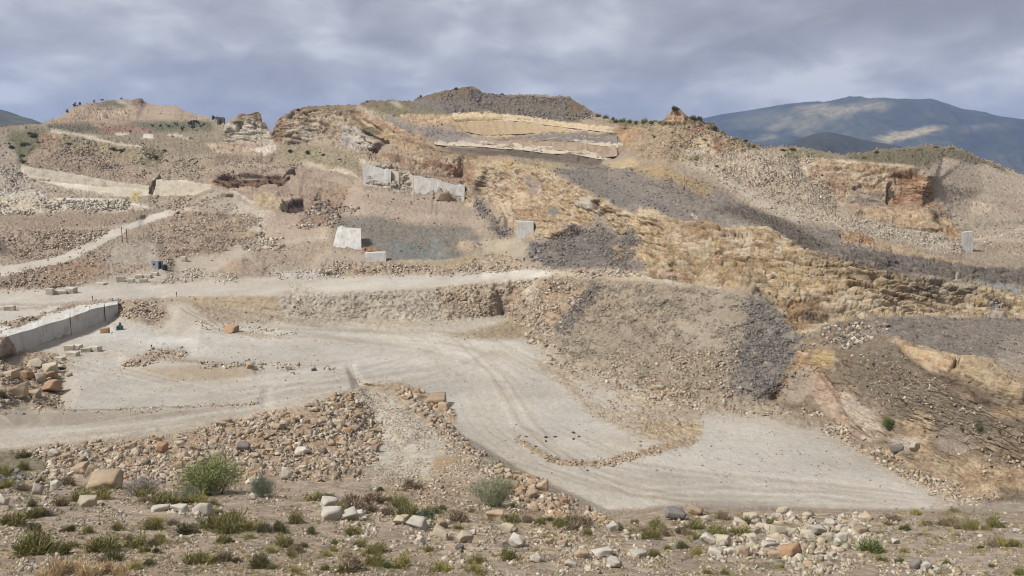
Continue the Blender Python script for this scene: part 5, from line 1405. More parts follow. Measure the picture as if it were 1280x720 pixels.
scatter([([(540,122),(585,112),(640,120),(712,122),(742,146),(690,150),(640,142),(560,142)], 3000, (.8, 2.6), GREY + TAN[5:], 2), ([(870,205),(950,190),(1005,190),(1050,262),(1100,284),(1040,280),(960,266),(915,238)], 4200, (.8, 2.6), TAN + PALE, 2.2),
         ([(1040,278),(1090,278),(1200,302),(1205,318),(1100,298)], 1300, (.9, 3), PALE + TAN, 2), ([(800,160),(880,155),(950,186),(930,214),(860,204),(800,196)], 1400, (.9, 2.6), TAN + OCHRE + GREY[3:], 2), ([(70,172),(200,190),(280,200),(400,206),(260,220),(190,228),(60,204)], 2600, (.8, 2.6), TAN + GREY[3:], 2.2),
         ([(80,150),(110,132),(160,126),(225,133),(255,150),(160,152)], 500, (.6, 1.6), TAN, 2), ([(1200,288),(1280,278),(1280,320),(1220,312)], 500, (.8, 2.4), TAN + PALE, 2), ([(0,180),(28,208),(60,246),(0,248)], 700, (1, 3), PALE + GREY[3:], 2)])

scatter([([(0,150),(1280,150),(1280,520),(0,520)], 52000, (.6, 2.6), TAN, 3.0), ([(900,400),(1280,400),(1280,630),(1000,540)], 5000, (.7, 3.4), TAN, 3.0), ([(0,600),(700,655),(1280,640),(1280,725),(0,725)], 6000, (.8, 5), TAN, 3.5)], local=True)
scatter([([(922,364),(962,364),(1014,424),(994,470),(974,508),(896,508),(900,440)], 1100, (.8, 2.6), GREY, 2), ([(655,300),(800,276),(806,345),(730,350),(660,335)], 800, (.8, 2.4), GREY, 2)])

# stones large enough to be told one by one
KIND = {'tan': (188, 164, 134), 'white': (208, 199, 183), 'orange': (184, 148, 112), 'grey': (140, 133, 127), 'cream': (202, 187, 161)}
KM = {k: stone_material(k + '_rock', c=c) for k, c in KIND.items()}
for m_ in KM.values(): pass
ROCKS = {}
rr = random.Random(11)
for k in KIND:
    for s in range(5):
        bv, bf = hull(rr, rr.choice((2, 3, 3, 4)), (1, rr.uniform(.6, .9), rr.uniform(.45, .75)), 1)
        ROCKS[k, s] = mesh_np('rock', bv, bf, KM[k])
PROTO = {}


def rock(u, v, w, kind, label, group=None, h=None, name='rock'):
    """u, v = middle of its foot in the photo, w = width there"""
    p = ground(np.array([u]), np.array([v]))[0]
    s = w * .9 * p[1] / F
    key = (kind, rr.randrange(5))
    if key not in PROTO:
        o = link(name, ROCKS[key]); PROTO[key] = o
    else:
        o = PROTO[key].copy(); COL.objects.link(o); o.name = name
        for q in ('group',):
            if q in o: del o[q]
    hz = (h or w * .7) * p[1] / F
    o.scale = (s * 1.06, s * rr.uniform(.8, 1.1), hz * 1.35)
    o.rotation_euler = (rr.uniform(-.3, .3), rr.uniform(-.25, .25), rr.uniform(-.6, .6) + rr.choice((0, math.pi)))
    o.location = (p[0], p[1] + s * .25, p[2] + hz * .38)
    tag(o, label, 'rock', group)
    return o


SPECIAL = [
 (130,613,46,'tan','big sloping tan slab of rock below the rubble heap, left of the green bush',20), (990,692,26,'orange','orange boulder with a pale top in the white stone pile on the near slope',14),
 (68,612,13,'white','upright white rock left of the big sloping tan slab',15), (45,620,12,'white','white rock farthest left of the pair beside the big tan slab',15), (3,632,12,'white','white rock at the left edge of the picture on the near slope',14),
 (197,639,22,'white','flat white rock below the green bush, like a low slab',7), (251,646,24,'white','chunky white rock at the right end of the pale outcrop below the green bush',16), (224,641,20,'white','white rock in the middle of the pale outcrop below the green bush',10),
 (357,600,14,'white','tall pointed white rock leaning at the foot of the rubble heap',16), (262,619,24,'cream','flat cream boulder at the foot of the green bush',9), (106,634,20,'cream','cream rock beside a brown one below the big sloping tan slab',13),
 (646,684,20,'white','large white rock in the middle of the near slope below the broom bush',15), (753,698,30,'white','long flat white rock on the near slope right of a round tan one',10), (728,700,17,'tan','round tan boulder left of the long flat white rock',17),
 (768,713,19,'white','blocky white rock under the long flat white rock',13), (798,700,22,'white','flat bluish white rock left of the pale stone pile',8), (767,668,14,'white','lone white rock next to a dark tuft near the crest',12), (620,651,18,'tan','rounded tan boulder below the broom bush',12),
 (678,615,15,'tan','squared tan block on top of the rubble under the broom bush',11), (845,650,24,'grey','rounded grey boulder on the crest against the pit floor',15), (544,508,28,'tan','large tan boulder on the ridge of gravel in the pit',22), (285,415,22,'orange','long orange tan block lying alone on the pit floor',8),
 (60,490,24,'orange','reddish brown boulder at the tip of the mound by the left edge',17), (33,474,20,'orange','ochre boulder in the rock spill left of the marble bench, middle row',12), (45,459,18,'cream','pale slab on top of the rock spill left of the marble bench',11), (575,692,12,'grey','dark grey rock on the near slope left of the large white rock',12),
 (200,568,14,'orange','brown orange block in the middle of the rubble heap',13), (304,565,16,'grey','grey brown block in the rubble heap right of the green bush',14), (376,568,18,'white','long pale splinter of stone lying aslant on the rubble heap',10), (1122,566,15,'grey','dark boulder at the foot of the spur beside pale rock',14),
 (1145,566,15,'cream','cream rock at the foot of the spur beside a dark boulder',15)]
for u, v, w, k, lab, h in SPECIAL:
    rock(u, v, w, k, lab, None, h)
LOOSE = [(97,594,20,'tan'),(116,596,16,'tan'),(104,572,14,'white'),(66,574,14,'white'),(315,626,10,'white'),(410,636,22,'white'),(412,650,26,'white'),(437,650,20,'white'),(448,646,13,'white'),(522,662,22,'white'),(535,657,10,'white'),(498,657,15,'cream'),(524,682,14,'white'),(502,656,15,'tan'),(532,660,14,'white'),(553,660,15,'tan'),
 (552,674,18,'cream'),(580,682,20,'cream'),(591,670,9,'white'),(632,666,17,'cream'),(686,686,11,'tan'),(702,686,13,'tan'),(664,626,15,'tan'),(670,704,14,'white'),(715,710,16,'white'),(870,642,16,'tan'),(883,652,11,'cream'),(926,660,15,'cream'),(906,674,13,'tan'),(903,683,17,'cream'),(888,682,20,'white'),(895,696,17,'white'),(912,694,15,'white'),(926,698,17,'cream'),
 (940,674,15,'cream'),(975,670,18,'cream'),(1025,670,18,'white'),(962,686,20,'white'),(1052,664,13,'white'),(1083,666,10,'white'),(1120,679,12,'white'),(1157,713,15,'white'),(1145,713,16,'grey'),(1253,657,13,'white'),(1272,665,8,'white'),(1172,717,12,'white'),(60,465,16,'cream'),(74,462,12,'cream'),(46,478,16,'cream'),(62,475,14,'orange'),(20,496,20,'tan'),(42,496,16,'tan'),
 (12,474,16,'tan'),(522,496,14,'orange'),(530,502,14,'tan'),(556,514,16,'tan'),(818,486,9,'tan'),(826,487,9,'cream'),(833,491,9,'tan'),(822,493,8,'tan'),(838,496,9,'tan'),(312,460,10,'tan'),(360,462,9,'cream'),(392,463,7,'grey'),(408,462,7,'tan'),(410,463,6,'white')]
used = []
AREAS = [(430, 'lower left of the near slope'), (600, 'near slope below the gravel cone'), (800, 'near slope below the broom bush'), (1060, 'pale stone pile by the crest'), (1290, 'near slope at the lower right')]
ADJ = {'tan': 'tan', 'white': 'white', 'orange': 'rusty orange', 'grey': 'grey', 'cream': 'cream coloured'}


def loose_label(u, v, w, k):
    if v < 520:
        ar = 'rock spill beside the white marble bench' if u < 100 else 'pit floor in a short row' if u < 430 else 'gravel ridge in the pit' if u < 600 else 'foot of the tan scree slope'
    else:
        ar = next(a for lim, a in AREAS if u < lim)
        if v < 606: ar = 'upper left of the near slope by the rubble heap'
    big = 'broad' if w >= 16 else 'small'
    return f'{big} {ADJ[k]} rock on the {ar}'


for u, v, w, k in LOOSE:
    lab = loose_label(u, v, w, k)
    rock(u, v, w, k, lab, lab.replace(' rock ', ' rocks '))


def heap_rocks(poly, n, px, kinds, lab, grp):
    u, v = rand_in(poly, n)
    for a, b_ in zip(u, v):
        k = rr.choice(kinds)
        rock(a, b_, rr.uniform(*px), k, f'{ADJ[k]} {lab}', f'{ADJ[k]} {grp}')


heap_rocks(HEAP, 120, (6, 13), ['tan', 'tan', 'tan', 'cream', 'orange', 'cream'], 'angular block in the rubble heap below the road', 'blocks in the rubble heap')
heap_rocks([(600,575),(640,590),(690,614),(745,641),(700,650),(650,625)], 34, (6, 13), ['tan', 'tan', 'cream', 'orange'], 'block in the bank of stones behind the broom bush', 'blocks behind the broom bush')
heap_rocks(RPILE, 44, (8, 17), ['white', 'cream', 'cream', 'tan'], 'stone heaped on the crest at the lower right', 'stones heaped at the crest')

# ------------------------------------------------------------------ sawn marble, blocks, machines
def marble_material(name, c, dark=.8):
    m, t, b = new_mat(name)
    l = t.links.new
    tc = N(t, 'ShaderNodeTexCoord')
    mp_ = N(t, 'ShaderNodeMapping'); mp_.inputs['Scale'].default_value = (1.1, 1.1, .06); l(tc.outputs['Object'], mp_.inputs[0])
    n1 = N(t, 'ShaderNodeTexNoise', i_Scale=1.4, i_Detail=6.0, i_Roughness=.68); l(mp_.outputs[0], n1.inputs['Vector'])
    n2 = N(t, 'ShaderNodeTexNoise', i_Scale=.35, i_Detail=6.0, i_Roughness=.7); l(tc.outputs['Object'], n2.inputs['Vector'])
    a = alb(c)
    r1 = ramp(t, [(.33, tuple(a * dark)), (.5, tuple(a)), (.68, tuple(np.minimum(a * 1.12, .75)))]); l(n1.outputs['Fac'], r1.inputs[0])
    r2 = ramp(t, [(.5, 0.0), (.64, .7)]); l(n2.outputs['Fac'], r2.inputs[0])
    mx = N(t, 'ShaderNodeMix', data_type='RGBA'); l(r2.outputs[0], mx.inputs[0]); l(r1.outputs[0], mx.inputs[6]); mx.inputs[7].default_value = (*alb((188, 170, 144)), 1)
    l(mx.outputs[2], b.inputs['Base Color'])
    b.inputs['Roughness'].default_value = .75
    bp = N(t, 'ShaderNodeBump', i_Strength=.3, i_Distance=.1); l(n1.outputs['Fac'], bp.inputs['Height']); l(bp.outputs[0], b.inputs['Normal'])
    return m


SAWN = marble_material('sawn_marble', (212, 210, 204))
SAWN2 = marble_material('pale_sawn_marble', (222, 219, 211))
CREAM = marble_material('cream_marble', (212, 202, 182))


def cut_wall(name, top, bottom, thick, mat, label, cat, parent=None, seg=3.0, rough=.12, ragged=None, drop=4.0):
    """a sawn rock face: top and bottom are world polylines with the same number of points, made solid away from the camera"""
    rnd = random.Random(len(label))
    if parent is None and drop: bottom = [np.asarray(q) - np.array([0, 0, drop]) for q in bottom]      # rooted in the hill
    A, B = [], []
    for i in range(len(top) - 1):
        n = max(1, int(np.linalg.norm(np.subtract(top[i + 1], top[i])) / seg))
        for k in range(n + (i == len(top) - 2)):
            f = k / n
            A.append(np.array(top[i]) * (1 - f) + np.array(top[i + 1]) * f); B.append(np.array(bottom[i]) * (1 - f) + np.array(bottom[i + 1]) * f)
    bm = bmesh.new()
    rows = 5
    front, backs = [], []
    for a, b_ in zip(A, B):
        off = rnd.uniform(-rough, rough)
        d = np.array([a[0], a[1], 0]); d /= np.linalg.norm(d)
        a = a + np.array([0, 0, rnd.uniform(-1, 1) * (rough * 1.2 if ragged is None else ragged)])
        front.append([bm.verts.new((a * (1 - r / rows) + b_ * (r / rows)) + d * (off + rnd.uniform(-rough, rough) * .3)) for r in range(rows + 1)])
        backs.append((bm.verts.new(a + d * thick + np.array([0, 0, rnd.uniform(-.15, .15)])), bm.verts.new(b_ + d * thick)))
    for i in range(len(front) - 1):
        for r in range(rows):
            bm.faces.new([front[i][r], front[i][r + 1], front[i + 1][r + 1], front[i + 1][r]])
        bm.faces.new([front[i][0], front[i + 1][0], backs[i + 1][0], backs[i][0]])
        bm.faces.new([backs[i][0], backs[i + 1][0], backs[i + 1][1], backs[i][1]])
        bm.faces.new([front[i][rows], backs[i][1], backs[i + 1][1], front[i + 1][rows]])
    for i in (0, len(front) - 1):
        bm.faces.new(front[i] + [backs[i][1], backs[i][0]])
    o = bm_obj(name, bm, mat, parent)
    if parent is None: tag(o, label, cat)
    return o


def wpt(u, v, z=None, y=None):
    if y is None: y = z / float(ray(u, v)[1])
    return pt(u, v, y)


tp = [wpt(u, v, z=-33.8) for u, v in BENCH]
root = bpy.data.objects.new('marble_bench', None); COL.objects.link(root); root.location = tuple(tp[2] * [1, 1, 0] + [0, 0, -39])
tag(root, 'long sawn white marble bench with upright saw marks on the pit floor at left', 'quarry bench')
def sub(o):
    o.parent = root; o.matrix_parent_inverse = Matrix.Translation(-root.location)
    return o
bt = [p * np.array([1, 1, 0]) + np.array([0, 0, -39.2]) for p in tp]
for k, (i, j) in enumerate(((0, 2), (1, 3), (2, 4))):
    pass
def cut(i, j, lo, hi, dy):
    o = np.array([-dy, .02, 0.])
    return [tp[i] * (1 - lo) + tp[j] * lo + o, tp[i] * (1 - hi) + tp[j] * hi + o], [bt[i] * (1 - lo) + bt[j] * lo + o, bt[i] * (1 - hi) + bt[j] * hi + o]


for i, lo, hi, dy, th in ((0, 0, .995, 0, 9), (1, .0, .996, .12, 9), (2, .0, .995, 0, 9), (3, .0, .996, .22, 8), (4, .0, 1, 0, 7)):
    a_, b_ = cut(i, i + 1, lo, hi, dy)
    sub(cut_wall('face', a_, b_, th, SAWN, '', '', root, 2.0, .07))

cut_wall('cut_wall', [wpt(453, 204.5, y=394), wpt(462, 206, y=394), wpt(489, 212.5, y=392.5)], [wpt(454, 229, y=391), wpt(462, 231, y=391), wpt(488, 236, y=390)], 8, SAWN2, 'square pale marble face sawn into the hill, left of the dark crack', 'cut face', rough=.1, seg=1.8, ragged=.55)
cut_wall('cut_wall', [wpt(517, 219, y=392), wpt(545, 224.5, y=391), wpt(581, 232.5, y=390)], [wpt(518, 244, y=388.5), wpt(545, 250, y=388), wpt(580, 255, y=387.5)], 8, SAWN2, 'long pale marble face sawn into the hill, broken by a brown notch', 'cut face', rough=.1, seg=1.8, ragged=.55)
cut_wall('marble_block', [wpt(422, 284, y=309), wpt(451, 287, y=307)], [wpt(413, 305, y=303), wpt(452, 315, y=301)], 9, SAWN2, 'white sawn marble block sticking out of the grey slope', 'cut block', rough=.1, seg=1.8, ragged=.55)
cut_wall('cut_wall', [wpt(646, 277, y=306), wpt(667, 277, y=305)], [wpt(645, 299, y=305), wpt(667, 299, y=304)], 8, SAWN, 'square grey sawn marble face at the foot of the gully', 'cut face', rough=.1)
cut_wall('marble_block', [wpt(1202, 291, y=262), wpt(1216, 290, y=262)], [wpt(1201, 315, y=261), wpt(1217, 319, y=261)], 4, SAWN, 'upright grey marble block standing at the right beyond the cliff', 'cut block', rough=.15)
cut_wall('marble_block', [wpt(456, 317.5, y=286), wpt(482, 315, y=286)], [wpt(458, 327, y=285), wpt(483, 326, y=285)], 3, SAWN2, 'low white sawn slab below the white block on the grey slope', 'cut block', rough=.2)
LEDGE = marble_material('cream_cut_rock', (228, 215, 190), .84)
def face(top, bot, ys, mat, label, thick=3, rag=.5):
    def line(q):
        d = densify([(u, v, 1.0) for u, v in q], 4.0); g = ground(np.array([p[0] for p in d]), np.array([p[1] for p in d]))
        g = np.stack([np.convolve(np.pad(g[:, i], 3, mode='edge'), np.ones(7) / 7, mode='valid') for i in range(3)], 1)
        return [p * (1 - .5 / p[1]) for p in g]
    t_, b_ = line(top), line(bot)
    n = max(len(t_), len(b_)); rs_ = lambda q: [np.array([np.interp(k / (n - 1), np.linspace(0, 1, len(q)), np.array(q)[:, i]) for i in range(3)]) for k in range(n)]
    cut_wall('cut_wall', rs_(t_), rs_(b_), thick, mat, label, 'cut face', seg=2.4, rough=.22, ragged=rag, drop=0)


CREAMF, OCHREF, BROWNF, GREYF, PALEB = marble_material('cream_bed', (208, 190, 160), .68), marble_material('ochre_bed', (190, 164, 126), .62), marble_material('brown_bed', (166, 144, 120), .68), marble_material('grey_bed', (134, 124, 114), .68), marble_material('pale_bed', (204, 190, 166), .72)
face([(566,143),(610,142),(648,146),(700,152.5),(768,161)], [(567,152),(610,150.5),(648,151),(700,158),(768,166)], [466,465,462,445,419], CREAMF, 'cream top bed of the sawn terraces under the summit')
face([(569,152.5),(610,151),(648,151.5),(690,157.5),(716,162)], [(576,163),(598,169.5),(640,168.5),(680,165),(716,164)], [463,462,459,445,434], OCHREF, 'ochre bed hanging like a belly below the cream top bed of the terraces')
face([(652,171.5),(700,166.5),(740,167.5),(775,169.5)], [(660,175),(700,175.5),(740,178),(776,181)], [432,426,414,402], GREYF, 'dark grey bed with upright drill marks at the right of the terraces')
face([(606,177),(660,174.5),(700,177),(757,181),(776,183)], [(604,180),(650,182.5),(700,188),(757,195.5),(776,194)], [434,428,421,404,399], BROWNF, 'brown bed between the two white bands of the terraces')
face([(540,177),(600,179.5),(650,182),(700,187.5),(757,195)], [(540,180),(600,183),(650,186),(700,191.5),(757,199)], [442,431,424,413,394], PALEB, 'lower white band running along the foot of the sawn terraces', 3)
face([(716,174.5),(740,177.5),(777,181.5)], [(716,177),(740,180.5),(777,185)], [415,408,397], PALEB, 'short upper white band at the right end of the terraces', 3)
cut_wall('cut_wall', [wpt(30, 208, y=441.5), wpt(90, 217, y=443), wpt(140, 226.5, y=445), wpt(186, 232.5, y=447)], [wpt(29, 217, y=439), wpt(90, 226, y=440.5), wpt(140, 234, y=442.5), wpt(185, 241, y=444)], 6, LEDGE, 'long bright cream ledge sawn along the slope at the upper left', 'cut face', seg=3, rough=.18, ragged=.5)
cut_wall('cut_wall', [wpt(60, 232, y=438), wpt(100, 236, y=439), wpt(150, 241, y=441), wpt(180, 244, y=442)], [wpt(60, 238, y=437), wpt(100, 243, y=438), wpt(150, 247, y=440), wpt(180, 249, y=441)], 4, LEDGE, 'lower thin cream ledge under the long bright one at the upper left', 'cut face', seg=3, rough=.18, ragged=.4)
cut_wall('cut_wall', [wpt(195, 223.5, y=448), wpt(230, 226.5, y=446), wpt(264, 231.5, y=444)], [wpt(193, 243, y=444), wpt(230, 244.5, y=442.5), wpt(262, 237, y=442.5)], 6, LEDGE, 'short bright cream cut face right of the dark crack at the upper left', 'cut face', seg=3, rough=.18, ragged=.6)
cut_wall('cut_wall', [wpt(489, 212, y=394), wpt(503, 215, y=394), wpt(517, 218.5, y=393)], [wpt(489, 238, y=391.5), wpt(503, 240, y=391), wpt(517, 244, y=390.5)], 6, CREAM, 'broken cream rock between the two pale marble faces sawn into the hill', 'cut face', seg=1.5, rough=.7, ragged=.8)
rock(553, 251, 17, 'tan', 'brown pointed outcrop filling the notch in the long marble face', None, 19, 'rock_outcrop')
rock(463, 318, 13, 'orange', 'rusty lump of rock on the low white slab', None, 7, 'rock_outcrop')

rb_ = random.Random(5)
BLK = [(61,368.5,10,8,'pale grey squared marble block farthest left on the verge of the haul road'),(75,367.5,14,4.5,'low pale block second from left on the verge of the haul road'),(87,366.5,13,7.5,'chunky pale block third from left on the verge of the haul road'),(126,356.5,12,3,'thin cream slab lying flat beyond the haul road'),(149,353,10,7.5,'tall cream block left of the row beyond the haul road'),(163,354,8.5,5.5,'small cream block with a brown stone at its right'),
 (178,354,10,4.8,'front cream block in the cluster below the grey cabin'),(173,348,10,5.5,'rear left cream block in the cluster below the grey cabin'),(184,347.5,10,5,'rear middle cream block in the cluster below the grey cabin'),(193,345,9,4.5,'rear right cream block in the cluster below the grey cabin'),(10,388,13,6,'cream block alone on the white ground at the left edge'),(229,327,8,6.5,'pale block by the track right of the grey cabin'),
 (85,438,12,6.5,'cream block nearest the foot of the marble bench'),(95,436.5,12,5.5,'pale block behind the row at the foot of the marble bench'),(106,440,12,5,'pale block in the middle of the row by the marble bench'),(118,439,14,6.5,'long pale block at the right end of the row by the marble bench'),(89,445,15,5.5,'flat pale slab in front of the row by the marble bench'),(74,453,13,5,'white slab on the floor edge beside the rock spill'),
 (130,416,10,6.5,'brown squared block standing alone before the end of the marble bench'),(233,174,11,3.6,'white block lying alone on the upper left plateau'),(212,171,8,2.6,'small whitish block on the upper left plateau')]
for u, v, w, h, lab in BLK:
    p = ground(np.array([u]), np.array([v]))[0]; s = p[1] / F
    bm = bmesh.new()
    add_box(bm, (0, 0, h * s / 2 - .15), (w * s * .96, w * s * .62, h * s + .3), None, .05 * w * s, rb_)
    bmesh.ops.bevel(bm, geom=bm.edges[:], offset=.05 * w * s, segments=1, affect='EDGES')
    o = bm_obj('marble_block', bm, KM['orange'] if 'brown squared' in lab else CREAM)
    o.location = (p[0], p[1] + w * s * .3, p[2]); o.rotation_euler.z = rb_.uniform(-.35, .35)
    tag(o, lab, 'stone block')


def flat_mat(name, c, rough=.6, metal=0):
    m, t, b = new_mat(name)
    n = N(t, 'ShaderNodeTexNoise', i_Scale=2.5, i_Detail=6.0); tc = N(t, 'ShaderNodeTexCoord'); t.links.new(tc.outputs['Object'], n.inputs['Vector'])
    a = alb(c); rp = ramp(t, [(.35, tuple(a * .82)), (.65, tuple(a * 1.1))]); t.links.new(n.outputs['Fac'], rp.inputs[0]); t.links.new(rp.outputs[0], b.inputs['Base Color'])
    b.inputs['Roughness'].default_value = rough; b.inputs['Metallic'].default_value = metal
    return m


GREYP, DARKP, GREENP, WOOD, STEEL, WALLM = flat_mat('grey_paint', (160, 168, 172)), flat_mat('dark_paint', (62, 66, 70)), flat_mat('green_paint', (62, 112, 96)), flat_mat('weathered_wood', (112, 98, 86)), flat_mat('worn_steel', (120, 122, 124), .5, .4), flat_mat('rubble_masonry', (140, 126, 110), .95)


def root_at(name, u, v, label, cat, rz=0, dz=0):
    p = ground(np.array([u]), np.array([v]))[0]
    o = bpy.data.objects.new(name, None); COL.objects.link(o); o.location = (p[0], p[1], p[2] + dz); o.rotation_euler.z = rz
    tag(o, label, cat)
    return o, p[1] / F


def part(name, parent, mat, *boxes, bevel=0):
    bm = bmesh.new()
    for c, s in boxes: add_box(bm, c, s)
    if bevel: bmesh.ops.bevel(bm, geom=bm.edges[:], offset=bevel, segments=1, affect='EDGES')
    return bm_obj(name, bm, mat, parent)


# site cabin with a dark tank beside it
cb, s = root_at('site_cabin', 197, 336, 'small grey metal cabin with a dark doorway on the mid left terrace', 'cabin', R(-18))
W, D, H = 10 * s, 9 * s, 8.6 * s
part('wall', cb, GREYP, ((0, 0, H / 2 - .2), (W, D, H + .4)), bevel=.05)
part('roof', cb, GREYP, ((0, 0, H + .08), (W + .24, D + .24, .14)))
dr = part('door', cb, DARKP, ((W / 2 + .02, -.1 * D, H * .44), (.06, D * .42, H * .84))); part('handle', dr, STEEL, ((W / 2 + .08, -.26 * D, H * .45), (.06, .06, .2)))
wf = part('window', cb, STEEL, ((-.1 * W, -D / 2 - .02, H * .6), (W * .36, .06, H * .3))); part('pane', wf, DARKP, ((-.1 * W, -D / 2 - .055, H * .6), (W * .30, .02, H * .24)))
tk, s = root_at('water_tank', 206, 336.5, 'dark round tank standing against the grey cabin', 'tank')
bm = bmesh.new(); add_tube(bm, (0, 0, -.2), (0, 0, 6 * s), 3.2 * s, n=20); bm_obj('body', bm, DARKP, tk)
bm = bmesh.new(); add_tube(bm, (0, 0, 6 * s), (0, 0, 6.9 * s), 3.2 * s, 1.0 * s, n=20); bm_obj('lid', bm, DARKP, tk)
# green compressor by the bench
gm, s = root_at('compressor', 150, 412.5, 'small green machine with a grey upright column by the end of the marble bench', 'machine', R(12))
part('skid', gm, STEEL, ((0, -2.2 * s, .12), (8 * s, .9 * s, .22)), ((0, 2.2 * s, .12), (8 * s, .9 * s, .22)))
bm = bmesh.new(); add_box(bm, (0, 0, .2 + 2.6 * s), (7 * s, 5.4 * s, 5.2 * s)); bmesh.ops.bevel(bm, geom=[e for e in bm.edges if abs(e.verts[0].co.z - e.verts[1].co.z) < .01 and e.verts[0].co.z > 1 * s], offset=1.4 * s, segments=3, affect='EDGES'); bm_obj('housing', bm, GREENP, gm)
part('column', gm, STEEL, ((.6 * s, 0, .2 + 6.4 * s), (2.4 * s, 2 * s, 4.2 * s)), bevel=.06)
part('vent', gm, DARKP, ((-1.2 * s, -2.72 * s, .2 + 2 * s), (2.6 * s, .05, 1.6 * s)))
for k, (u, v, lab) in enumerate(((153, 302.5, 'grey pole on the left of the pair at the bend of the ramp road'), (158.5, 302.5, 'grey pole on the right of the pair at the bend of the ramp road'))):
    po, s = root_at('utility_pole', u, v, lab, 'pole'); tag(po, group='poles beside the ramp road')
    h = 19.5 * s if k == 0 else 18 * s
    bm = bmesh.new(); add_tube(bm, (0, 0, -.4), (0, 0, h), .19, .13); bm_obj('pole', bm, WOOD, po)
    ca = part('crossarm', po, WOOD, ((0, -.17, h - .55), (2.0, .14, .16)))
    for dx in (-.85, .85):
        bm = bmesh.new(); add_tube(bm, (dx, -.17, h - .46), (dx, -.17, h - .2), .07); bm_obj('insulator', bm, STEEL, ca)
for u, v, h, lab in ((116, 376, 6, 'short dark post on a stone at the far end of the bench top'), (190, 438, 7, 'thin dark post on the small rubble berm in the pit'), (221, 371, 6, 'short dark post at the edge of the haul road')):
    po, s = root_at('marker_post', u, v, lab, 'post')
    bm = bmesh.new(); add_tube(bm, (0, 0, -.2), (0, 0, h * s), .09, .07, 6); bm_obj('post', bm, DARKP, po)
    part('plate', po, DARKP, ((0, -.11, h * s - .2), (.34, .04, .4)))
# ruined stone hut on the plateau
ht_, s = root_at('stone_hut', 277, 154.5, 'roofless stone hut on the skyline left of the white pinnacle', 'hut', R(10))
w = 8.6 * s; h = 7.4 * s
bm = bmesh.new()
add_box(bm, (-w * .34, -w * .35, h / 2 - .5), (w * .32, .6, h + 1)); add_box(bm, (w * .34, -w * .35, h / 2 - .5), (w * .32, .6, h + .6)); add_box(bm, (0, -w * .35, h * .84), (w * .36, .58, h * .3))
add_box(bm, (-w / 2 + .31, 0, h / 2 - .6), (.6, w * .66, h + .5)); add_box(bm, (w / 2 - .31, 0, h / 2 - .6), (.6, w * .66, h + .2)); add_box(bm, (0, w * .35, h / 2 - .6), (w, .6, h + .6))
bm_obj('wall', bm, WALLM, ht_)
part('lintel', ht_, WOOD, ((0, -w * .35 - .02, h * .66), (w * .42, .64, .3)))

# ------------------------------------------------------------------ plants
PLANT, pt_, pb_ = new_mat('leaves_and_stalks')
vc_ = N(pt_, 'ShaderNodeVertexColor', layer_name='Col')
pt_.links.new(vc_.outputs[0], pb_.inputs['Base Color'])
pb_.inputs['Roughness'].default_value = .8
STEM = flat_mat('grey_bark', (120, 108, 92), .95)
HUES = {'olive': [(.115, .105, .038), (.090, .088, .032), (.15, .128, .055), (.18, .148, .08), (.10, .11, .035)], 'yellow': [(.17, .15, .045), (.13, .125, .04), (.20, .17, .07)], 'green': [(.080, .098, .034), (.062, .078, .030), (.10, .115, .046)],
        'brown': [(.16, .118, .080), (.12, .092, .062), (.20, .155, .11), (.10, .085, .05)], 'teal': [(.092, .112, .076), (.075, .094, .064), (.115, .132, .09)], 'grey': [(.19, .165, .14), (.14, .122, .105), (.23, .20, .175)], 'dark': [(.058, .062, .030), (.075, .075, .036), (.11, .092, .055)],
        'straw': [(.33, .24, .145), (.28, .20, .12), (.38, .29, .18)], 'broom': [(.135, .148, .085), (.115, .128, .074), (.16, .165, .10), (.18, .172, .115)], 'fern': [(.125, .145, .055), (.15, .168, .062), (.10, .118, .05), (.165, .155, .07)]}


def blades(base, tip, width, cols, bend=None):
    """bent three-piece blades from base to tip"""
    n = len(base)
    d = tip - base; ln = np.linalg.norm(d, axis=1, keepdims=True)
    side = np.cross(d, RNG.normal(size=(n, 3))); side /= np.maximum(np.linalg.norm(side, axis=1, keepdims=True), 1e-6)
    mid = base + d * .5 + RNG.normal(size=(n, 3)) * ln * .06 + (np.array([0, 0, 1]) * ln * .05)
    w = width[:, None]
    V_ = np.stack([base - side * w * .6, base + side * w * .6, mid - side * w, mid + side * w, tip - side * w * .25, tip + side * w * .25], 1).reshape(-1, 3)
    o = (np.arange(n) * 6)[:, None]
    F_ = np.concatenate([o + np.array([[0, 1, 3, 2]]), o + np.array([[2, 3, 5, 4]])])
    return V_, F_, np.repeat(cols, 6, 0)


def hue(kind, n):
    h = np.array(HUES[kind]); return np.minimum(h[RNG.integers(0, len(h), n)] * RNG.uniform(.7, 1.3, (n, 1)) * 1.55, .6)


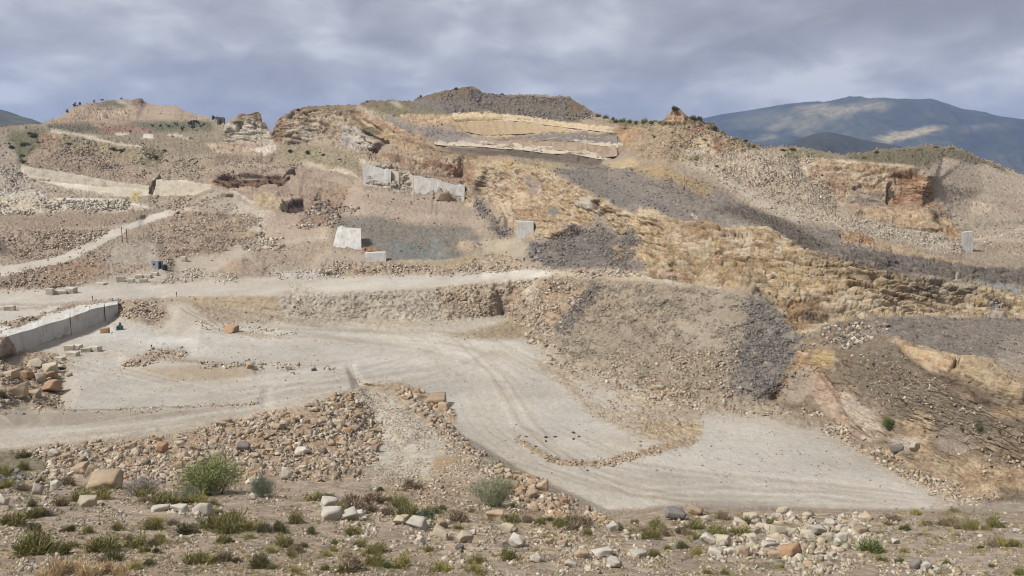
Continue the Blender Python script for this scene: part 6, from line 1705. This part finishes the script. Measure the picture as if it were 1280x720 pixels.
def tuft_mesh(kind, n=260, h=.62, spread=.5, w=.016, sprig=1.0):
    """a cushion one unit wide: stalks from the root and short sprigs all through a lumpy dome"""
    k = 5 + int(RNG.integers(0, 5))
    cx = RNG.uniform(-.27, .27, (k, 2)); cx[:, 1] *= .8; cs = RNG.uniform(.45, 1, k)
    n1 = int(n * .35)
    c = RNG.integers(0, k, n1)
    base = np.concatenate([cx[c] + RNG.normal(size=(n1, 2)) * .05, RNG.uniform(-.12, .05, (n1, 1))], 1)
    th = RNG.uniform(0, 2 * math.pi, n1); el = np.arccos(RNG.uniform(.15, 1, n1))
    L_ = RNG.uniform(.35, 1.08, n1) * cs[c]
    tip = base + np.stack([np.sin(el) * np.cos(th) * spread * L_, np.sin(el) * np.sin(th) * spread * L_, np.cos(el) * h * L_ + .05], -1)
    n2 = int((n - n1) * sprig)
    c = RNG.integers(0, k, n2)
    d = RNG.normal(size=(n2, 3)); d[:, 2] = np.abs(d[:, 2]); d /= np.linalg.norm(d, axis=1, keepdims=True)
    rad = RNG.random((n2, 1)) ** .45
    b2 = np.concatenate([cx[c], np.zeros((n2, 1))], 1) + d * rad * np.array([.27, .25, .48 * h / .56]) * cs[c][:, None]
    o = d + RNG.normal(size=(n2, 3)) * .55 + np.array([0, 0, .35]); o /= np.linalg.norm(o, axis=1, keepdims=True)
    t2 = b2 + o * RNG.uniform(.05, .13, (n2, 1))
    return blades(np.concatenate([base, b2]), np.concatenate([tip, t2]), np.full(n1 + n2, w) * RNG.uniform(.7, 1.5, n1 + n2), hue(kind, n1 + n2))


def plant_me(name, VFC):
    return mesh_np(name, VFC[0], VFC[1], PLANT, False, {'Col': VFC[2]})


TUFT = {k: [plant_me('shrub', tuft_mesh(k, *((900, .55, .5, .007) if k in ('straw', 'yellow') else (1500, .56, .46, .008)))) for _ in range(5)] for k in HUES if k not in ('broom', 'fern')}
for k in TUFT:             # thin living shoots over a dead heart in the mixed ones
    pass
DESC = {'olive': 'olive green tuft', 'yellow': 'yellow green tuft', 'green': 'fresh green shrub', 'brown': 'dry brown bush', 'teal': 'blue green bush', 'grey': 'grey leafless bush', 'dark': 'dark green tuft', 'straw': 'straw coloured grass tuft'}
CAT = {'straw': 'grass tuft', 'grey': 'bush', 'brown': 'bush', 'teal': 'bush'}
SPROTO = {}
rs = random.Random(21)


def shrub(u, v, w, kind, label, group=None, hs=1.0, name=None):
    p = ground(np.array([u]), np.array([v]))[0]; s = w * p[1] / F
    i = rs.randrange(5); key = (kind, i); nm = name or ('grass_tuft' if kind == 'straw' else 'shrub')
    if key not in SPROTO:
        o = link(nm, TUFT[kind][i]); SPROTO[key] = o
    else:
        o = SPROTO[key].copy(); COL.objects.link(o); o.name = nm
        if 'group' in o: del o['group']
    s *= rs.uniform(.75, 1.3) if v < 220 else 1; hs *= rs.uniform(.6, 1.1) if v < 220 else 1
    o.location = (p[0], p[1], p[2]); o.scale = (s, s * rs.uniform(.8, 1), s * hs * rs.uniform(.85, 1.2)); o.rotation_euler.z = rs.uniform(0, 6.28)
    tag(o, label, CAT.get(kind, 'shrub'), group)
    return o


NEAR = [(27,573,20,'olive'),(10,594,24,'yellow'),(32,588,20,'olive'),(54,605,16,'yellow'),(82,608,22,'brown'),(28,614,20,'brown'),(40,634,16,'dark'),(17,656,30,'olive'),(40,649,18,'olive'),(44,664,18,'dark'),(85,666,14,'dark'),(110,668,16,'olive'),(148,662,18,'olive'),(60,646,18,'grey'),(192,663,28,'olive'),(215,658,14,'grey'),(235,669,26,'dark'),(265,661,32,'olive'),(196,678,18,'olive'),(130,690,40,'olive'),
 (170,684,30,'olive'),(142,702,26,'dark'),(90,685,18,'olive'),(42,694,54,'olive'),(70,694,30,'olive'),(180,692,14,'olive'),(198,693,12,'dark'),(245,704,26,'olive'),(186,706,16,'dark'),(172,712,20,'yellow'),(278,702,20,'brown'),(75,634,26,'brown'),(120,624,34,'yellow'),(100,626,22,'olive'),(205,632,36,'olive'),(228,632,28,'olive'),(252,632,28,'yellow'),(185,628,20,'brown'),
 (407,627,24,'dark'),(422,642,28,'olive'),(440,638,40,'brown'),(470,630,32,'brown'),(500,634,28,'olive'),(510,648,30,'olive'),(535,650,24,'teal'),(475,616,13,'dark'),(505,614,10,'dark'),(484,626,11,'dark'),(270,643,16,'olive'),(290,654,30,'olive'),(285,666,38,'olive'),(315,662,30,'yellow'),(332,666,20,'dark'),(350,666,22,'dark'),(372,654,26,'olive'),(389,670,15,'dark'),(440,670,22,'olive'),(418,682,11,'green'),(355,683,28,'olive'),(378,687,15,'dark'),
 (312,674,14,'yellow'),(280,680,18,'olive'),(365,698,15,'olive'),(410,698,14,'yellow'),(465,698,22,'olive'),(430,702,13,'brown'),(275,702,20,'brown'),(295,703,11,'dark'),(328,711,36,'dark'),(345,714,20,'olive'),(372,718,16,'yellow'),(405,716,12,'olive'),(500,711,30,'yellow'),(484,714,14,'green'),(438,718,36,'brown'),(420,690,12,'yellow'),(450,684,18,'olive'),
 (460,640,30,'brown'),(485,644,26,'brown'),(528,652,16,'dark'),(552,639,13,'dark'),(572,652,26,'brown'),(638,638,13,'dark'),(640,654,16,'olive'),(684,654,13,'dark'),(702,660,26,'olive'),(725,661,32,'brown'),(716,664,24,'brown'),(772,665,18,'dark'),(554,714,24,'yellow'),(596,718,22,'yellow'),(630,686,14,'grey'),(572,662,11,'olive'),(536,690,12,'olive'),(590,640,10,'brown'),(660,655,16,'brown'),
 (794,654,11,'olive'),(821,664,24,'olive'),(790,665,11,'brown'),(804,666,11,'brown'),(853,668,14,'dark'),(868,662,24,'olive'),(862,670,18,'brown'),(872,673,13,'olive'),(903,648,22,'brown'),(895,664,22,'olive'),(932,656,18,'dark'),(903,670,26,'olive'),(925,670,24,'olive'),(950,668,15,'brown'),(964,654,16,'olive'),(944,652,13,'olive'),(852,686,16,'dark'),(868,692,20,'yellow'),(886,692,12,'dark'),(836,688,11,'olive'),(818,698,18,'olive'),(963,696,13,'olive'),
 (1018,682,15,'green'),(980,712,13,'green'),(1000,698,13,'olive'),(884,718,11,'olive'),(906,720,13,'olive'),(1142,643,18,'yellow'),(1192,641,10,'olive'),(1118,651,17,'brown'),(1110,656,11,'brown'),(1130,661,17,'dark'),(1160,657,14,'olive'),(1178,657,16,'brown'),(1190,655,19,'olive'),(1212,663,22,'olive'),(1200,661,15,'brown'),(1218,656,13,'olive'),(1243,661,24,'olive'),(1232,662,12,'olive'),(1088,690,30,'green'),(1056,688,17,'green'),
 (1046,668,15,'dark'),(1102,702,13,'olive'),(1130,692,13,'yellow'),(1124,704,11,'dark'),(1148,706,13,'olive'),(1184,705,13,'olive'),(1174,675,7,'dark'),(1198,672,7,'dark'),(1151,669,7,'brown'),(1240,686,18,'brown'),(1256,683,24,'yellow'),(1268,684,18,'olive'),(1275,720,15,'olive'),(1226,688,7,'dark'),(1240,710,9,'dark'),(1176,720,11,'yellow'),(1164,682,9,'grey'),(1100,668,8,'olive')]
SAREA = [(260, 'at the lower left corner of the near slope'), (430, 'on the near slope below the green bush'), (600, 'below the gravel cone on the near slope'), (790, 'on the near slope by the broom bush'), (985, 'on the crest before the pit floor'), (1110, 'in the pale stone pile at the crest'), (1290, 'on the bare near slope at the right')]
for q in range(44):
    a = NEAR[rs.randrange(100)]
    NEAR.append((min(1275, max(4, round(a[0] + rs.gauss(0, 16)))), min(718, max(612, round(a[1] + rs.gauss(0, 6)))), rs.choice((9, 12, 16, 20, 24)), rs.choice(('olive', 'yellow', 'olive', 'brown'))))
for u, v, w, k in NEAR:
    ar = next(a for lim, a in SAREA if u < lim)
    sz = 'large' if w >= 24 else 'small' if w < 15 else 'medium'
    if k == 'teal': lab, grp = 'single blue green cushion bush below the gravel cone', None
    elif (u, v) == (1088, 690): lab, grp = 'bright green shrub, the freshest one, in the pale stone pile', None
    elif (u, v) == (596, 718): lab, grp = 'round yellow green tuft, right of two at the bottom edge below the broom bush', None
    elif (u, v) == (554, 714): lab, grp = 'round yellow green tuft, left of two at the bottom edge below the broom bush', None
    elif (u, v) == (868, 692): lab, grp = 'lone bright yellow green tuft at the left foot of the pale stone pile', None
    else: lab = f'{sz} {DESC[k]} {ar}'; grp = lab.replace('tuft', 'tufts').replace('bush ', 'bushes ').replace('shrub', 'shrubs')
    shrub(u, v, w * 1.42, k, lab, grp, .9)
for u, v, w in ((70, 719, 40), (92, 716, 46), (112, 722, 44), (130, 718, 38), (150, 722, 34), (58, 724, 36)):
    shrub(u, v, w, 'straw', 'pinkish straw coloured grass tuft along the bottom edge at the lower left', 'straw grass tufts at the bottom edge', 1.2)
for u, v, w, lab in ((1113, 533, 21, 'dark bush standing alone on the flank of the right spur'), (1203, 538, 10, 'left bush of the dark pair on the flank of the right spur'), (1223, 537, 18, 'wide right bush of the dark pair on the flank of the right spur'), (4, 497, 18, 'dark green bush at the left edge on the mound')):
    shrub(u, v, w, 'green' if w == 21 else 'dark', lab, None, 1.25)
for u, v, w in ((1094, 456, 7), (1126, 475, 8), (1134, 506, 9), (1139, 467, 5), (1087, 484, 5), (1055, 490, 5), (1237, 549, 7), (1158, 541, 5), (1171, 547, 6), (1130, 500, 6), (1146, 486, 5), (1180, 515, 5), (1250, 540, 6)):
    shrub(u, v, w, 'dark', 'small dark tuft dotted on the grey flank of the right spur', 'dark tufts on the spur', 1.0)
for u, v, w in ((682, 547, 6), (694, 546, 5), (717, 541, 6), (716, 549, 6), (724, 546, 5), (682, 552, 5), (658, 546, 4), (670, 558, 5), (735, 588, 5)):
    shrub(u, v, w, 'dark', 'tiny dark tuft at the curved kerb of stones on the pit floor', 'tufts at the curved stone kerb', .8)
for u, v, w in ((748, 146, 9), (757, 148, 12), (766, 150, 8), (778, 152, 9), (786, 153, 13), (796, 154, 12), (806, 154, 13), (817, 154, 12), (826, 155, 9), (770, 153, 12), (832, 154, 6), (866, 149, 10), (874, 150, 9), (893, 164, 9), (904, 172, 8), (915, 178, 8)):
    shrub(u, v, w, 'olive' if u < 840 else 'dark', 'olive bush on the skyline between the summit and the pointed knob' if u < 840 else 'dark bush on the ridge falling away right of the pointed knob', 'olive bushes on the skyline' if u < 840 else 'bushes on the right ridge', 1.0)
shrub(843, 135.5, 8, 'dark', 'little bush on the very tip of the pointed knob', None, 1.1)
for u, v, w in ((459, 128, 5), (372, 136, 7), (570, 112, 5), (585, 110.5, 4), (526, 121, 6)):
    shrub(u, v, w, 'dark', 'small dark shrub on the skyline of the main hill', 'skyline shrubs', 1.4)
for u, v, w in ((885, 205, 9), (895, 208, 9), (905, 213, 8), (912, 216, 8), (870, 201, 8), (880, 176, 8), (930, 182, 9), (940, 186, 9), (840, 168, 7), (820, 172, 8), (978, 189, 8), (990, 190, 9), (1012, 196, 8), (1110, 192, 9), (1130, 188, 10), (1150, 188, 9), (1170, 187, 10), (1190, 187, 9), (1140, 196, 10), (1095, 196, 9), (1230, 204, 8), (1245, 210, 9), (1080, 200, 8)):
    shrub(u, v, w, 'dark' if int(u) % 2 else 'olive', 'low scrub bush on the stony heights at the right' if u < 1000 else 'low scrub bush on the rounded hill at the right', 'scrub on the stony heights' if u < 1000 else 'scrub on the rounded hill', .8)
for u, v, w in ((20, 176, 12), (32, 182, 12), (44, 172, 12), (28, 195, 11), (38, 168, 12), (16, 186, 10), (48, 180, 9), (30, 205, 9), (85, 180, 8), (110, 186, 8), (140, 188, 9), (185, 194, 10), (192, 200, 10), (180, 202, 9), (150, 190, 8), (205, 190, 8), (362, 190, 8), (385, 192, 9), (405, 196, 8), (425, 200, 8), (460, 166, 9), (468, 170, 8), (430, 205, 7)):
    shrub(u, v, w, 'olive' if int(v) % 2 else 'dark', 'olive bush on the overgrown bank at the upper left' if u < 60 else 'low scrub bush on the upper left terraces', 'bushes on the overgrown bank' if u < 60 else 'scrub on the upper left terraces', .8)

# undergrowth between the named tufts: small dry stalks all over the near slope
VV, FF, CC = [], [], []; off = 0
u, v = rand_in([(0,606),(330,610),(560,642),(700,660),(880,640),(1280,642),(1280,735),(0,735)], 4500)
nn = np.array([(a, b, w) for a, b, w, k in NEAR]); pick = nn[RNG.integers(0, len(nn), 3600)]
u = np.concatenate([u, pick[:, 0] + RNG.normal(size=3600) * pick[:, 2] * .9]); v = np.concatenate([v, pick[:, 1] + RNG.normal(size=3600) * pick[:, 2] * .25])
G = ground(u, v)
for i in range(len(u)):
    k = rs.choice(('brown', 'olive', 'grey', 'straw', 'brown', 'olive', 'yellow', 'olive', 'yellow')); a, f_, c_ = tuft_mesh(k, 44, .45, .5, .022)
    s = rs.uniform(4, 12) * G[i, 1] / F
    VV.append(a * s + G[i]); FF.append(f_ + off); CC.append(c_); off += len(a)
tag(link('undergrowth', plant_me('undergrowth', (np.concatenate(VV), np.concatenate(FF), np.concatenate(CC)))), kind='stuff')


# the three big bushes: woody stems carrying sprays of thin twigs
def big_bush(u, v, wpx, hpx, kind, label, n_stem=26, n_tw=150, lean=.0, name='bush'):
    root, s = root_at(name, u, v, label, 'bush')
    W_, H_ = wpx * s, hpx * s
    sb = bmesh.new(); bases, tips, ww = [], [], []
    for k in range(n_stem):
        th = rs.uniform(0, 6.28); rad = rs.uniform(.05, 1) ** .6
        e = Vector((math.cos(th) * rad * W_ * .46, math.sin(th) * rad * W_ * .40, H_ * rs.uniform(.62, .98) * (1 - .45 * rad ** 2)))
        b0 = Vector((math.cos(th) * rad * W_ * .16, math.sin(th) * rad * W_ * .14, -.15))
        m0 = b0.lerp(e, .5) + Vector((0, 0, H_ * .08))
        add_tube(sb, b0, m0, W_ * .006, W_ * .004, 5); add_tube(sb, m0, e, W_ * .004, W_ * .0015, 5)
        for q in range(n_tw):
            f_ = rs.uniform(.15, 1.02) ** .8
            p = (b0.lerp(m0, f_ * 2) if f_ < .5 else m0.lerp(e, f_ * 2 - 1)) + Vector((rs.gauss(0, 1), rs.gauss(0, 1), rs.gauss(0, .8))) * W_ * .06
            out = Vector((p.x / W_ * 1.2, p.y / W_ * 1.2, .55)) + Vector((rs.gauss(0, .55), rs.gauss(0, .55), rs.gauss(0, .4)))
            ln = H_ * rs.uniform(.04, .13) * (2.2 if rs.random() < .08 else 1)
            bases.append(p[:]); tips.append((p + out.normalized() * ln)[:]); ww.append(W_ * rs.uniform(.0018, .0036))
    bm_obj('stem', sb, STEM, root)
    VFC = blades(np.array(bases), np.array(tips), np.array(ww), hue(kind, len(bases)))
    link('foliage', plant_me('foliage', VFC), root)
    return root


big_bush(262, 618, 102, 50, 'fern', 'big spreading fresh green bush at the foot of the rubble heap', 46, 190)
big_bush(330, 622, 36, 36, 'teal', 'dense blue green bush right of the big spreading green bush', 26, 220)
big_bush(616, 633, 64, 44, 'broom', 'round grey green broom bush on the crest above the pit', 38, 170)
big_bush(238, 624, 34, 20, 'teal', 'low blue green bush before the big spreading green bush', 20, 170)
big_bush(180, 620, 54, 26, 'grey', 'grey leafless thicket between the tan slab and the green bush', 30, 150)


# trees on the plateau, far off
def small_tree(u, v, hpx, label, group):
    root, s = root_at('tree', u, v, label, 'tree'); tag(root, group=group)
    H_ = hpx * s
    bm = bmesh.new(); add_tube(bm, (0, 0, -.3), (0, 0, H_ * .5), H_ * .045, H_ * .02, 6); bm_obj('trunk', bm, STEM, root)
    n = 420; c = RNG.normal(size=(7, 3)) * np.array([.22, .22, .14]) * H_ + np.array([0, 0, .58 * H_])
    k = RNG.integers(0, 7, n); d = RNG.normal(size=(n, 3)); d /= np.linalg.norm(d, axis=1, keepdims=True)
    b0 = c[k] + d * H_ * .08 * RNG.random((n, 1)); t_ = c[k] + d * H_ * RNG.uniform(.14, .24, (n, 1))
    link('crown', plant_me('crown', blades(b0, t_, np.full(n, H_ * .035), hue('dark', n))), root)


for u, v, h in ((237, 159, 9), (246, 157, 9), (241, 162, 8), (228, 163, 7), (252, 161, 7), (270, 153, 9), (212, 160, 5), (200, 160, 5), (190, 159, 5), (220, 158, 5)):
    small_tree(u, v, h, 'dark tree growing against the roofless stone hut' if u == 270 else 'dark round tree on the plateau below the left hill', None if u == 270 else 'trees on the plateau')
for u, v, h in ((94, 134, 6), (100, 132, 5), (84, 141, 5), (128, 127, 4), (152, 124, 3), (118, 129, 4)):
    small_tree(u, v, h, 'dark tree on the outline of the left hill', 'trees on the left hill')
